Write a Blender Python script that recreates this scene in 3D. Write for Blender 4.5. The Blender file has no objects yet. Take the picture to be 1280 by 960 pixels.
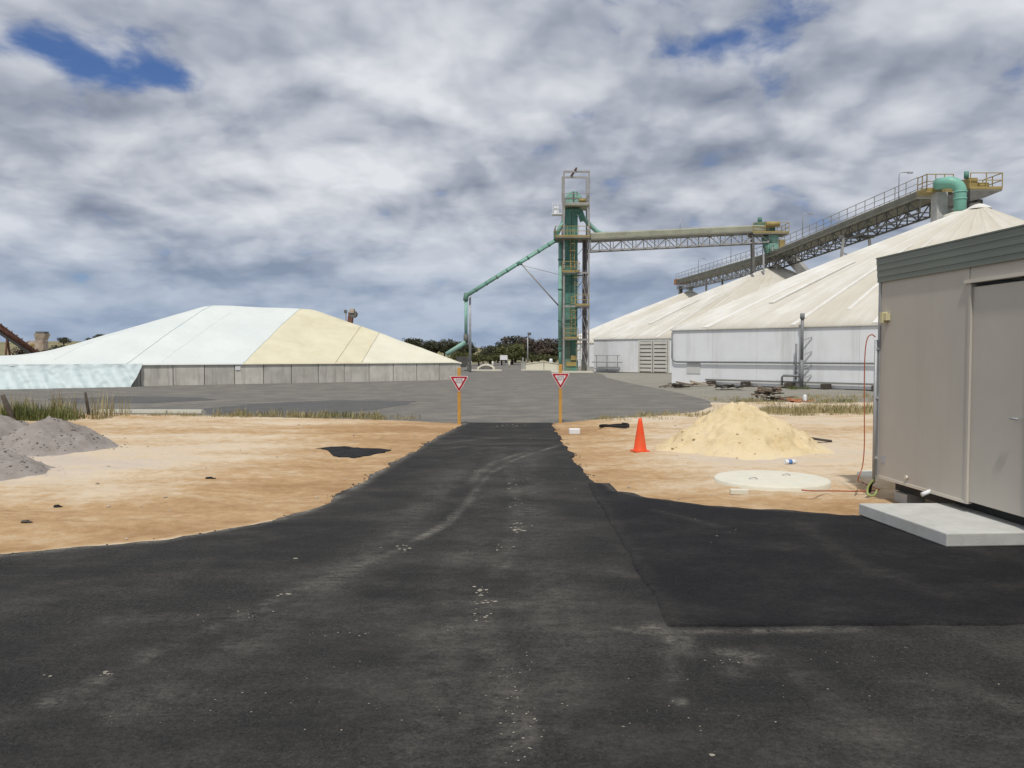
import bpy, math, random
import numpy as np
from mathutils import Vector, Matrix, noise as mnoise

random.seed(7)
R = math.radians
SC = bpy.context.scene
COL = SC.collection

# ------------------------------------------------------------------ camera
CAM_H, F, PITCH = 1.9, 1000.0, R(2.18)
cd = bpy.data.cameras.new('camera')
cd.sensor_width = 36.0
cd.lens = 36.0 * F / 1280.0
cd.clip_start = 0.1
cd.clip_end = 20000
cam = bpy.data.objects.new('camera', cd)
cam.location = (0, 0, CAM_H)
cam.rotation_euler = (R(90) - PITCH, 0, 0)
COL.objects.link(cam)
SC.camera = cam

# ------------------------------------------------------------------ light
SUN_EL, SUN_AZ = 60.0, 188.0          # azimuth clockwise from +Y (the view direction): behind the camera
sl = bpy.data.lights.new('sun', 'SUN')
sl.energy = 2.8
sl.angle = R(2.2)
sl.color = (1.0, 0.955, 0.89)
sun = bpy.data.objects.new('sun', sl)
_d = Vector((math.sin(R(SUN_AZ)) * math.cos(R(SUN_EL)), math.cos(R(SUN_AZ)) * math.cos(R(SUN_EL)), math.sin(R(SUN_EL))))
sun.rotation_euler = _d.to_track_quat('Z', 'Y').to_euler()
COL.objects.link(sun)

SC.view_settings.view_transform = 'Standard'
SC.view_settings.look = 'None'
SC.view_settings.exposure = 0.0
SC.view_settings.gamma = 1.0
SC.view_settings.use_curve_mapping = False
SC.render.engine = 'CYCLES'


class NT:
    """small node-tree helper"""
    def __init__(self, tree):
        self.t = tree
        self.n = tree.nodes
        self.l = tree.links

    def new(self, typ, **kw):
        nd = self.n.new(typ)
        for k, v in kw.items():
            setattr(nd, k, v)
        return nd

    def set(self, sock, v):
        if isinstance(v, bpy.types.NodeSocket):
            self.l.new(v, sock)
        elif v is not None:
            sock.default_value = v

    def math(self, op, a, b=None, c=None, clamp=False):
        nd = self.new('ShaderNodeMath', operation=op, use_clamp=clamp)
        self.set(nd.inputs[0], a)
        self.set(nd.inputs[1], b)
        self.set(nd.inputs[2], c)
        return nd.outputs[0]

    def vmath(self, op, a, b=None):
        nd = self.new('ShaderNodeVectorMath', operation=op)
        self.set(nd.inputs[0], a)
        self.set(nd.inputs[1], b)
        return nd.outputs['Value' if op in ('LENGTH', 'DISTANCE', 'DOT_PRODUCT') else 0]

    def noise(self, vec, scale, detail=4, rough=0.55, dist=0.0, dims='3D'):
        nd = self.new('ShaderNodeTexNoise', noise_dimensions=dims)
        self.set(nd.inputs['Vector'], vec)
        nd.inputs['Scale'].default_value = scale
        nd.inputs['Detail'].default_value = detail
        nd.inputs['Roughness'].default_value = rough
        nd.inputs['Distortion'].default_value = dist
        return nd.outputs['Fac']

    def smooth(self, v, a, b, lo=0.0, hi=1.0):
        nd = self.new('ShaderNodeMapRange', interpolation_type='SMOOTHSTEP')
        self.set(nd.inputs[0], v)
        nd.inputs[1].default_value = a
        nd.inputs[2].default_value = b
        nd.inputs[3].default_value = lo
        nd.inputs[4].default_value = hi
        return nd.outputs[0]

    def mix(self, fac, a, b, blend='MIX'):
        nd = self.new('ShaderNodeMix', data_type='RGBA', blend_type=blend)
        self.set(nd.inputs[0], fac)
        for s, v in ((nd.inputs[6], a), (nd.inputs[7], b)):
            if isinstance(v, tuple) and len(v) == 3:
                v = (*v, 1)
            self.set(s, v)
        return nd.outputs[2]

    def ramp(self, fac, stops):
        nd = self.new('ShaderNodeValToRGB')
        cr = nd.color_ramp
        while len(cr.elements) < len(stops):
            cr.elements.new(0.5)
        for e, (p, c) in zip(cr.elements, stops):
            e.position = p
            e.color = (*c, 1)
        self.set(nd.inputs[0], fac)
        return nd.outputs[0]

    def mapping(self, vec, scale=(1, 1, 1), loc=(0, 0, 0), rot=(0, 0, 0)):
        nd = self.new('ShaderNodeMapping')
        self.set(nd.inputs['Vector'], vec)
        nd.inputs['Scale'].default_value = scale
        nd.inputs['Location'].default_value = loc
        nd.inputs['Rotation'].default_value = rot
        return nd.outputs[0]


def pixel_dir(px, py):
    u, v = (px - 640) / F, (480 - py) / F
    return Vector((u, math.cos(PITCH) + v * math.sin(PITCH), -math.sin(PITCH) + v * math.cos(PITCH)))


# ------------------------------------------------------------------ sky
world = bpy.data.worlds.new('World')
SC.world = world
world.use_nodes = True
w = NT(world.node_tree)
w.n.clear()
STR = 0.1
sky = w.new('ShaderNodeTexSky', sky_type='NISHITA')
sky.sun_disc = False
sky.sun_elevation = R(SUN_EL)
sky.sun_rotation = R(SUN_AZ)
sky.altitude = 30
sky.air_density = 1.0
sky.dust_density = 0.6
sky.ozone_density = 2.0
tc = w.new('ShaderNodeTexCoord').outputs['Generated']
sp = w.new('ShaderNodeSeparateXYZ')
w.l.new(tc, sp.inputs[0])
ZB = 0.30
zc = w.math('ADD', w.math('MAXIMUM', sp.outputs[2], 0.0), ZB)
qx = w.math('DIVIDE', sp.outputs[0], zc)
qy = w.math('DIVIDE', sp.outputs[1], zc)
cb = w.new('ShaderNodeCombineXYZ')
w.l.new(qx, cb.inputs[0])
w.l.new(qy, cb.inputs[1])
cb.inputs[2].default_value = 3.7
Q = cb.outputs[0]
Qo = w.vmath('MULTIPLY', Q, (1.06, 1.06, 1.0))     # the same clouds a little further away: their undersides
warp = w.new('ShaderNodeTexNoise')
w.l.new(Q, warp.inputs['Vector'])
warp.inputs['Scale'].default_value = 2.6
warp.inputs['Detail'].default_value = 4
wv = w.vmath('SCALE', w.vmath('SUBTRACT', warp.outputs['Color'], (0.5, 0.5, 0.5)))
wv.node.inputs['Scale'].default_value = 0.16
Qw = w.vmath('ADD', Q, wv)
Qow = w.vmath('ADD', Qo, wv)


def billow(vec, scale, detail=3.0, rough=0.5):
    """heaped cloud cells: high in the middle of each puff"""
    nd = w.new('ShaderNodeTexVoronoi', feature='F1', voronoi_dimensions='2D')
    w.set(nd.inputs['Vector'], vec)
    nd.inputs['Scale'].default_value = scale
    nd.inputs['Detail'].default_value = detail
    nd.inputs['Roughness'].default_value = rough
    nd.inputs['Lacunarity'].default_value = 2.1
    nd.normalize = True
    return w.math('SUBTRACT', 1.0, nd.outputs['Distance'])


def density(vec):
    return w.math('ADD', w.math('MULTIPLY', w.noise(vec, 1.9, 5, 0.5, dims='2D'), 0.62), w.math('MULTIPLY', billow(vec, 3.4), 0.52))


big = w.noise(Qw, 0.9, 2, 0.5, dims='2D')
na = density(Qw)
nb = density(Qow)
fine = w.noise(Qw, 7.5, 5, 0.56, dims='2D')
relief = w.math('ADD', w.math('MULTIPLY', w.math('SUBTRACT', na, nb), 1.75), w.math('MULTIPLY', w.math('SUBTRACT', billow(Qw, 9.0, 2.0), billow(Qow, 9.0, 2.0)), 0.22))
tone = w.math('ADD', w.math('ADD', w.math('MULTIPLY', na, 0.75), relief),
              w.math('ADD', w.math('MULTIPLY', big, 0.60), w.math('MULTIPLY', fine, 0.20)))
TONE = tone
tone = w.math('DIVIDE', w.math('SUBTRACT', tone, 0.36), 0.96, clamp=True)
cloud = w.ramp(tone, [(0.0, (0.225, 0.258, 0.332)), (0.33, (0.375, 0.408, 0.482)), (0.58, (0.525, 0.555, 0.618)), (1.0, (0.75, 0.77, 0.81))])
# coverage: nearly closed deck, with the openings the photograph shows
cov = w.math('ADD', na, w.math('MULTIPLY', w.math('SUBTRACT', fine, 0.5), 0.80))
for (hx, hy, rx, ry, amt) in ((95, 76, 0.095, 0.028, 0.33), (178, 98, 0.065, 0.018, 0.24), (908, 54, 0.085, 0.026, 0.40), (175, 45, 0.03, 0.03, 0.17), (20, 45, 0.05, 0.02, 0.12),
                              (318, 160, 0.085, 0.016, 0.15), (775, 5, 0.12, 0.03, 0.10), (545, 352, 0.13, 0.012, 0.17),
                              (60, 345, 0.16, 0.010, 0.12)):
    c = pixel_dir(hx, hy).normalized()
    sx = w.math('DIVIDE', w.math('SUBTRACT', sp.outputs[0], c.x), rx)
    sz = w.math('DIVIDE', w.math('SUBTRACT', sp.outputs[2], c.z), ry)
    fr = w.math('GREATER_THAN', sp.outputs[1], 0.0)
    d2 = w.math('ADD', w.math('MULTIPLY', sx, sx), w.math('MULTIPLY', sz, sz))
    g = w.math('MULTIPLY', w.math('POWER', 2.718, w.math('MULTIPLY', d2, -1.0)), amt)
    cov = w.math('SUBTRACT', cov, w.math('MULTIPLY', g, fr))
cov = w.smooth(cov, 0.14, 0.50)
# far clouds fade into the blue-grey air over the horizon
air = w.smooth(sp.outputs[2], 0.0, 0.20, 1.0, 0.0)
cloud = w.mix(w.math('MULTIPLY', air, 0.72), cloud, (0.285, 0.385, 0.540))
cl10 = w.mix(1.0, cloud, (10.0 * 0.1 / STR,) * 3, 'MULTIPLY')
skyc = w.mix(1.0, sky.outputs[0], (0.50, 0.62, 0.88), 'MULTIPLY')
fin = w.mix(cov, skyc, cl10)
bg = w.new('ShaderNodeBackground')
bg.inputs['Strength'].default_value = STR
w.l.new(fin, bg.inputs['Color'])
wo = w.new('ShaderNodeOutputWorld')
w.l.new(bg.outputs[0], wo.inputs['Surface'])

# ------------------------------------------------------------------ helpers: positions


def G(px, py, z=0.0):
    """ground point seen at a pixel of the 1280x960 photograph"""
    d = pixel_dir(px, py)
    t = (z - CAM_H) / d.z
    return Vector((d.x * t, d.y * t, z))


def P(px, py, Y):
    d = pixel_dir(px, py)
    t = Y / d.y
    return Vector((d.x * t, Y, CAM_H + d.z * t))


def fbm(x, y, s=1.0, o=4, z=0.0):
    return mnoise.fractal(Vector((x * s, y * s, z)), 1.0, 2.0, o)


# ------------------------------------------------------------------ helpers: materials
MATS = {}


def new_mat(name):
    m = bpy.data.materials.new(name)
    m.use_nodes = True
    t = NT(m.node_tree)
    b = t.n['Principled BSDF']
    MATS[name] = m
    return m, t, b


def simple(name, col, rough=0.7, var=0.14, scale=2.0, bump=0.0, bscale=30.0, metal=0.0, spec=0.35,
           dirt=None, streak=False, obvar=0.0):
    """procedural paint/concrete/metal: base colour with cloudy variation, optional dirt and vertical streaks"""
    m, t, b = new_mat(name)
    pos = t.new('ShaderNodeNewGeometry').outputs['Position']
    n = t.noise(pos, scale, 6, 0.6)
    c = t.mix(t.smooth(n, 0.3, 0.7), tuple(v * (1 - var) for v in col), tuple(min(1, v * (1 + var)) for v in col))
    if dirt:
        dc, amt, ds = dirt
        v = t.mapping(pos, (1, 1, 0.12)) if streak else pos
        dn = t.noise(v, ds, 7, 0.65)
        c = t.mix(t.math('MULTIPLY', t.smooth(dn, 0.48, 0.72), amt), c, dc)
    if obvar:
        oi = t.new('ShaderNodeObjectInfo').outputs['Random']
        k = t.smooth(oi, 0, 1, 1 - obvar, 1 + obvar)
        cc = t.new('ShaderNodeCombineXYZ')
        for i in range(3):
            t.l.new(k, cc.inputs[i])
        c = t.mix(1.0, c, cc.outputs[0], 'MULTIPLY')
    t.l.new(c, b.inputs['Base Color'])
    b.inputs['Roughness'].default_value = rough
    b.inputs['Metallic'].default_value = metal
    b.inputs['Specular IOR Level'].default_value = spec
    if bump:
        bp = t.new('ShaderNodeBump')
        bp.inputs['Strength'].default_value = bump
        bp.inputs['Distance'].default_value = 0.02 if bscale > 5 else 0.12
        t.l.new(t.noise(pos, bscale, 5, 0.6), bp.inputs['Height'])
        t.l.new(bp.outputs[0], b.inputs['Normal'])
    return m


def asphalt(name, dark, light, dust_col, speck=0.5, has_dust=True, film=0.14):
    m, t, b = new_mat(name)
    pos = t.new('ShaderNodeNewGeometry').outputs['Position']
    big = t.noise(pos, 0.55, 5, 0.6, 0.4)
    mid = t.noise(t.mapping(pos, (0.6, 2.2, 1)), 1.3, 6, 0.65)
    finen = t.math('ADD', t.math('MULTIPLY', t.noise(pos, 90, 3, 0.7), 0.5), t.math('MULTIPLY', t.noise(pos, 34, 4, 0.7), 0.5))
    c = t.mix(t.smooth(t.math('ADD', t.math('MULTIPLY', big, 0.6), t.math('MULTIPLY', mid, 0.4)), 0.35, 0.65), dark, light)
    c = t.mix(t.smooth(finen, 0.36, 0.66), tuple(v * 0.45 for v in dark), c)
    vo = t.new('ShaderNodeTexVoronoi')
    t.l.new(pos, vo.inputs['Vector'])
    vo.inputs['Scale'].default_value = 65
    sc = t.new('ShaderNodeSeparateColor')
    t.l.new(vo.outputs['Color'], sc.inputs[0])
    chip = t.math('MULTIPLY', t.math('GREATER_THAN', sc.outputs[0], 0.90), t.math('LESS_THAN', vo.outputs['Distance'], 0.42))
    c = t.mix(t.math('MULTIPLY', chip, speck), c, tuple(min(1, v * 3.6) for v in light))
    if has_dust:
        at = t.new('ShaderNodeAttribute', attribute_name='dust')
        brk = t.noise(t.mapping(pos, (1.0, 1.6, 1)), 7, 7, 0.7)
        fb = t.noise(pos, 38, 4, 0.7)
        mask = t.math('MULTIPLY', at.outputs['Fac'], t.smooth(t.math('ADD', t.math('MULTIPLY', brk, 0.6), t.math('MULTIPLY', fb, 0.4)), 0.36, 0.66), clamp=True)
        c = t.mix(mask, c, dust_col)
        wide = t.math('MULTIPLY', t.smooth(t.noise(t.mapping(pos, (0.9, 1.3, 1), (4, 2, 0)), 0.8, 8, 0.72), 0.42, 0.72), t.smooth(t.noise(pos, 22, 5, 0.7), 0.3, 0.7, 0.3, 1.0))
        c = t.mix(t.math('MULTIPLY', wide, film), c, dust_col)
    t.l.new(c, b.inputs['Base Color'])
    b.inputs['Roughness'].default_value = 0.9
    b.inputs['Specular IOR Level'].default_value = 0.22
    bp = t.new('ShaderNodeBump')
    bp.inputs['Strength'].default_value = 0.55
    bp.inputs['Distance'].default_value = 0.012
    t.l.new(t.math('ADD', finen, t.math('MULTIPLY', vo.outputs['Distance'], 0.5)), bp.inputs['Height'])
    t.l.new(bp.outputs[0], b.inputs['Normal'])
    return m


def sand_mat(name, c_dark, c_mid, c_pale, c_grey):
    m, t, b = new_mat(name)
    pos = t.new('ShaderNodeNewGeometry').outputs['Position']
    at = t.new('ShaderNodeAttribute', attribute_name='tone')
    st = t.noise(t.mapping(pos, (0.45, 0.95, 1), rot=(0, 0, 0.25)), 0.9, 9, 0.66, 0.5)
    n2 = t.noise(pos, 5.0, 8, 0.72)
    fn = t.noise(pos, 34, 5, 0.7)
    st2 = t.noise(t.mapping(pos, (0.33, 1.0, 1), (3, 1, 0), (0, 0, -0.22)), 3.2, 9, 0.72, 0.6)
    k = t.math('ADD', t.math('ADD', t.math('MULTIPLY', t.smooth(st, 0.28, 0.72), 0.34), t.math('MULTIPLY', t.smooth(n2, 0.3, 0.7), 0.22)),
               t.math('ADD', t.math('MULTIPLY', t.smooth(st2, 0.3, 0.7), 0.16), t.math('MULTIPLY', at.outputs['Fac'], 0.42)))
    c = t.ramp(k, [(0.10, c_dark), (0.36, c_mid), (0.66, c_pale), (0.92, c_grey)])
    c = t.mix(t.math('MULTIPLY', t.smooth(fn, 0.52, 0.75), 0.35), c, tuple(v * 0.62 for v in c_mid))
    t.l.new(c, b.inputs['Base Color'])
    b.inputs['Roughness'].default_value = 0.95
    b.inputs['Specular IOR Level'].default_value = 0.12
    bp = t.new('ShaderNodeBump')
    bp.inputs['Strength'].default_value = 0.6
    bp.inputs['Distance'].default_value = 0.03
    h = t.math('ADD', t.math('MULTIPLY', fn, 0.4), t.math('ADD', t.noise(pos, 9, 6, 0.65), t.math('MULTIPLY', st, 0.8)))
    t.l.new(h, bp.inputs['Height'])
    t.l.new(bp.outputs[0], b.inputs['Normal'])
    return m


def leaf_mat(name, c1, c2):
    m, t, b = new_mat(name)
    at = t.new('ShaderNodeAttribute', attribute_name='shade')
    oi = t.new('ShaderNodeObjectInfo').outputs['Random']
    f = t.math('ADD', t.math('MULTIPLY', at.outputs['Fac'], 0.7), t.math('MULTIPLY', oi, 0.3))
    t.l.new(t.mix(f, c1, c2), b.inputs['Base Color'])
    b.inputs['Roughness'].default_value = 0.7
    b.inputs['Specular IOR Level'].default_value = 0.2
    return m


def roof_mat(name):
    """white painted roof sheeting, dust settled in long streaks down the fall"""
    m, t, b = new_mat(name)
    uv = t.new('ShaderNodeUVMap').outputs[0]
    oi = t.new('ShaderNodeObjectInfo').outputs['Random']
    pos = t.new('ShaderNodeNewGeometry').outputs['Position']
    su = t.new('ShaderNodeSeparateXYZ')
    t.l.new(uv, su.inputs[0])
    uvx = su.outputs[0]
    off = t.new('ShaderNodeCombineXYZ')
    t.l.new(t.math('MULTIPLY', oi, 37.0), off.inputs[0])
    t.l.new(t.math('MULTIPLY', oi, 11.0), off.inputs[1])
    v = t.vmath('ADD', t.mapping(uv, (2.2, 0.7, 1)), off.outputs[0])
    s1 = t.noise(v, 2.4, 8, 0.62, 0.2)
    v2 = t.vmath('ADD', t.mapping(uv, (5, 0.35, 1)), off.outputs[0])
    s2 = t.noise(v2, 1.6, 6, 0.6)
    n = t.noise(pos, 0.5, 6, 0.6)
    k = t.math('ADD', t.math('ADD', t.math('MULTIPLY', s1, 0.40), t.math('MULTIPLY', s2, 0.20)),
               t.math('ADD', t.math('MULTIPLY', n, 0.40), t.math('MULTIPLY', t.math('SUBTRACT', oi, 0.5), 0.10)))
    k = t.math('ADD', k, t.math('MULTIPLY', t.smooth(uvx, 0.5, 4.0, 0.16, 0.0), 1.0))
    c = t.ramp(k, [(0.30, (0.49, 0.455, 0.37)), (0.48, (0.555, 0.52, 0.44)), (0.60, (0.60, 0.575, 0.505)), (0.74, (0.71, 0.70, 0.665))])
    corr = t.new('ShaderNodeTexWave', wave_type='BANDS', bands_direction='X')
    t.l.new(uv, corr.inputs['Vector'])
    corr.inputs['Scale'].default_value = 3.0
    c = t.mix(t.math('MULTIPLY', corr.outputs['Fac'], 0.10), c, (0.40, 0.37, 0.30))
    t.l.new(c, b.inputs['Base Color'])
    b.inputs['Roughness'].default_value = 0.75
    b.inputs['Specular IOR Level'].default_value = 0.2
    return m


# ------------------------------------------------------------------ helpers: meshes and objects
def tag(o, label=None, cat=None, group=None, kind=None):
    if label:
        o['label'] = label
    if cat:
        o['category'] = cat
    if group:
        o['group'] = group
    if kind:
        o['kind'] = kind
    return o


def wloc(o):
    v = Vector((0, 0, 0))
    while o is not None:
        v = v + o.location
        o = o.parent
    return v


def thing(name, label, cat, loc, group=None):
    o = bpy.data.objects.new(name, None)
    o.empty_display_size = 0.2
    o.location = loc
    COL.objects.link(o)
    return tag(o, label, cat, group)


class MB:
    def __init__(self):
        self.v, self.f, self.sm = [], [], []

    def add(self, vs, fs, smooth=False):
        k = len(self.v)
        self.v += [Vector(p) for p in vs]
        self.f += [tuple(i + k for i in f) for f in fs]
        self.sm += [smooth] * len(fs)
        return self

    def box(self, c, s, rz=0.0, M=None):
        c = Vector(c)
        mt = M or Matrix.Rotation(rz, 3, 'Z')
        vs = [c + mt @ Vector((sx * s[0] / 2, sy * s[1] / 2, sz * s[2] / 2)) for sx in (-1, 1) for sy in (-1, 1) for sz in (-1, 1)]
        return self.add(vs, [(0, 1, 3, 2), (4, 6, 7, 5), (0, 4, 5, 1), (2, 3, 7, 6), (0, 2, 6, 4), (1, 5, 7, 3)])

    def bbox(self, lo, hi):
        lo, hi = Vector(lo), Vector(hi)
        return self.box((lo + hi) / 2, hi - lo)

    def beam(self, p0, p1, a, b=None):
        p0, p1 = Vector(p0), Vector(p1)
        b = b or a
        q = (p1 - p0).to_track_quat('Z', 'Y').to_matrix()
        return self.box((p0 + p1) / 2, (a, b, (p1 - p0).length), M=q)

    def tube(self, pts, r, n=8, cap=True):
        pts = [Vector(p) for p in pts]
        rs = r if isinstance(r, (list, tuple)) else [r] * len(pts)
        vs, fs = [], []
        up = None
        for i, p in enumerate(pts):
            d = (pts[min(i + 1, len(pts) - 1)] - pts[max(i - 1, 0)]).normalized()
            if up is None:
                up = d.orthogonal().normalized()
            up = (up - d * up.dot(d)).normalized()
            sd = d.cross(up)
            for k in range(n):
                a = 2 * math.pi * k / n
                vs.append(p + (up * math.cos(a) + sd * math.sin(a)) * rs[i])
        for i in range(len(pts) - 1):
            for k in range(n):
                a, b2 = i * n + k, i * n + (k + 1) % n
                fs.append((a, b2, b2 + n, a + n))
        self.add(vs, fs, True)
        if cap:
            k = len(self.v) - len(vs)
            self.f += [tuple(k + i for i in reversed(range(n))), tuple(len(self.v) - n + i for i in range(n))]
            self.sm += [False, False]
        return self

    def lathe(self, prof, c=(0, 0, 0), n=24, smooth=True):
        c = Vector(c)
        vs, fs = [], []
        for r, z in prof:
            for k in range(n):
                a = 2 * math.pi * k / n
                vs.append(c + Vector((r * math.cos(a), r * math.sin(a), z)))
        for i in range(len(prof) - 1):
            for k in range(n):
                a, b = i * n + k, i * n + (k + 1) % n
                fs.append((a, b, b + n, a + n))
        return self.add(vs, fs, smooth)

    def prism(self, outline, z0, z1):
        n = len(outline)
        vs = [Vector((x, y, z0)) for x, y in outline] + [Vector((x, y, z1)) for x, y in outline]
        fs = [tuple(range(n - 1, -1, -1)), tuple(range(n, 2 * n))]
        fs += [(i, (i + 1) % n, (i + 1) % n + n, i + n) for i in range(n)]
        return self.add(vs, fs)

    def mesh(self, name, mat, origin=None):
        me = bpy.data.meshes.new(name)
        o = origin if origin is not None else Vector((0, 0, 0))
        me.from_pydata([tuple(p - o) for p in self.v], [], self.f)
        me.polygons.foreach_set('use_smooth', self.sm)
        if mat:
            me.materials.append(mat)
        me.update()
        return me

    def build(self, name, mat, parent=None, bevel=0.0):
        lo = Vector([min(p[i] for p in self.v) for i in range(3)])
        hi = Vector([max(p[i] for p in self.v) for i in range(3)])
        c = Vector(((lo.x + hi.x) / 2, (lo.y + hi.y) / 2, lo.z))
        o = bpy.data.objects.new(name, self.mesh(name, mat, c))
        if parent is not None:
            o.parent = parent
            o.location = c - wloc(parent)
        else:
            o.location = c
        if bevel:
            b = o.modifiers.new('bevel', 'BEVEL')
            b.width = bevel
            b.segments = 2
            b.limit_method = 'ANGLE'
        COL.objects.link(o)
        return o


def place(me, name, parent, M):
    """link a shared mesh at world matrix M under parent (parents are only ever translated)"""
    o = bpy.data.objects.new(name, me)
    o.parent = parent
    o.matrix_basis = Matrix.Translation(-wloc(parent)) @ M if parent else M
    COL.objects.link(o)
    return o


UNIT = {}


def member(name, p0, p1, a, b, mat, parent):
    """a straight steel member: shared unit box stretched between two points"""
    if mat.name not in UNIT:
        UNIT[mat.name] = MB().box((0, 0, 0), (1, 1, 1)).mesh('member', mat)
    p0, p1 = Vector(p0), Vector(p1)
    d = p1 - p0
    M = Matrix.Translation((p0 + p1) / 2) @ d.to_track_quat('Z', 'Y').to_matrix().to_4x4() @ Matrix.Diagonal((a, b, d.length, 1))
    return place(UNIT[mat.name], name, parent, M)


def attr(me, name, vals):
    a = me.attributes.new(name, 'FLOAT', 'POINT')
    a.data.foreach_set('value', np.asarray(vals, dtype=np.float32))


def grid_mesh(name, V, mat, smooth=True):
    """V: array rows x cols x 3"""
    r, c, _ = V.shape
    me = bpy.data.meshes.new(name)
    idx = np.arange(r * c).reshape(r, c)
    f = np.stack([idx[:-1, :-1], idx[:-1, 1:], idx[1:, 1:], idx[1:, :-1]], -1).reshape(-1, 4)
    me.vertices.add(r * c)
    me.vertices.foreach_set('co', V.reshape(-1).astype(np.float32))
    me.loops.add(f.size)
    me.loops.foreach_set('vertex_index', f.reshape(-1).astype(np.int32))
    me.polygons.add(len(f))
    me.polygons.foreach_set('loop_start', np.arange(0, f.size, 4, dtype=np.int32))
    me.update(calc_edges=True)
    me.polygons.foreach_set('use_smooth', [smooth] * len(f))
    me.materials.append(mat)
    return me


def top(name, me, loc=(0, 0, 0)):
    o = bpy.data.objects.new(name, me)
    o.location = loc
    COL.objects.link(o)
    return o


def part_mesh(name, me, parent):
    return place(me, name, parent, Matrix.Identity(4))


# ------------------------------------------------------------------ materials
M_asph = asphalt('asphalt_drive', (0.023, 0.0225, 0.0225), (0.050, 0.0475, 0.0435), (0.25, 0.230, 0.195), 0.12, film=0.19)
M_patch = asphalt('asphalt_fresh', (0.0115, 0.0115, 0.0135), (0.017, 0.017, 0.019), (0.20, 0.18, 0.15), 0.18)
M_yard = asphalt('asphalt_old', (0.150, 0.147, 0.140), (0.235, 0.226, 0.206), (0.44, 0.38, 0.29), 0.3, film=0.45)
M_yardp = asphalt('asphalt_old_dark', (0.115, 0.115, 0.115), (0.15, 0.15, 0.15), (0.26, 0.24, 0.20), 0.3)
M_sand = sand_mat('sandy_ground', (0.33, 0.200, 0.100), (0.45, 0.305, 0.168), (0.59, 0.485, 0.350), (0.53, 0.455, 0.38))
M_heap = sand_mat('yellow_sand', (0.40, 0.31, 0.165), (0.56, 0.44, 0.25), (0.66, 0.54, 0.34), (0.66, 0.56, 0.38))
M_gravel = sand_mat('grey_gravel', (0.19, 0.168, 0.150), (0.255, 0.228, 0.206), (0.315, 0.285, 0.262), (0.35, 0.32, 0.295))
M_apron = sand_mat('gravel_apron', (0.17, 0.16, 0.135), (0.235, 0.222, 0.185), (0.285, 0.27, 0.23), (0.33, 0.31, 0.27))
M_ground = simple('dry_paddock', (0.21, 0.185, 0.10), 0.95, 0.3, 0.08, spec=0.1, dirt=((0.12, 0.13, 0.06), 0.8, 0.03))
M_hill = simple('far_paddock', (0.235, 0.205, 0.115), 0.95, 0.28, 0.012, spec=0.1, dirt=((0.13, 0.15, 0.085), 0.9, 0.008))
M_conc = simple('concrete_pale', (0.66, 0.635, 0.53), 0.85, 0.06, 3, 0.25, 60, dirt=((0.52, 0.47, 0.36), 0.45, 3.0))
M_slab = simple('concrete_step', (0.50, 0.50, 0.47), 0.85, 0.08, 4, 0.25, 80, dirt=((0.36, 0.35, 0.31), 0.5, 3.0))
M_bunk = simple('concrete_panel', (0.53, 0.51, 0.455), 0.9, 0.12, 1.2, 0.2, 30, dirt=((0.31, 0.295, 0.26), 0.75, 3.4), streak=True, obvar=0.10)
M_bdark = simple('panel_joint', (0.20, 0.195, 0.175), 0.9)
M_whitewall = simple('white_wall', (0.77, 0.78, 0.79), 0.6, 0.03, 1.0, 0.04, 20, dirt=((0.50, 0.50, 0.48), 0.55, 0.9), streak=True, obvar=0.012)
M_cream = simple('cream_wall', (0.60, 0.59, 0.54), 0.7, 0.06, 1.0, dirt=((0.40, 0.38, 0.33), 0.6, 1.2), streak=True)
M_roof = roof_mat('shed_roof')
M_trim = simple('shed_trim', (0.22, 0.215, 0.20), 0.6, 0.12)
M_pipegrey = simple('pipe_grey', (0.20, 0.205, 0.21), 0.5, 0.12, 4)
M_tarpw = simple('tarp_white', (0.655, 0.685, 0.655), 0.55, 0.04, 0.4, 0.45, 1.1, dirt=((0.59, 0.645, 0.635), 0.7, 0.22))
M_tarpw2 = simple('tarp_white_blue', (0.60, 0.70, 0.70), 0.55, 0.05, 0.5, 0.10, 3, dirt=((0.46, 0.60, 0.64), 0.7, 0.5))
M_tarpc = simple('tarp_cream', (0.65, 0.60, 0.43), 0.6, 0.05, 0.5, 0.45, 1.1, dirt=((0.55, 0.49, 0.33), 0.7, 0.35))
M_tarpc2 = simple('tarp_pale_cream', (0.68, 0.655, 0.52), 0.6, 0.04, 0.5, 0.45, 1.1, dirt=((0.60, 0.56, 0.42), 0.6, 0.35))
M_seam = simple('tarp_seam', (0.48, 0.455, 0.35), 0.7, 0.1)
M_skirt = simple('tarp_skirt', (0.54, 0.625, 0.625), 0.55, 0.04, 0.8, dirt=((0.49, 0.555, 0.525), 0.5, 0.7))
M_hut = simple('hut_cladding', (0.51, 0.472, 0.408), 0.55, 0.025, 1.5, 0.03, 200, dirt=((0.42, 0.385, 0.325), 0.55, 1.6), streak=True)
M_hutdoor = simple('hut_door', (0.52, 0.482, 0.418), 0.5, 0.03, 1.5, dirt=((0.48, 0.43, 0.37), 0.4, 1.2), streak=True)
M_huttrim = simple('hut_trim', (0.64, 0.59, 0.50), 0.5, 0.05)
M_fascia = simple('green_fascia', (0.165, 0.188, 0.155), 0.5, 0.06, 1.2, spec=0.5)
M_chassis = simple('chassis', (0.05, 0.05, 0.048), 0.8)
M_galv = simple('galvanised', (0.40, 0.41, 0.42), 0.5, 0.12, 3, metal=0.3)
M_lead = simple('lead_orange', (0.42, 0.11, 0.045), 0.5, 0.08)
M_cone = simple('cone_orange', (0.80, 0.085, 0.02), 0.45, 0.06, 5, dirt=((0.5, 0.16, 0.07), 0.5, 6.0))
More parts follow.
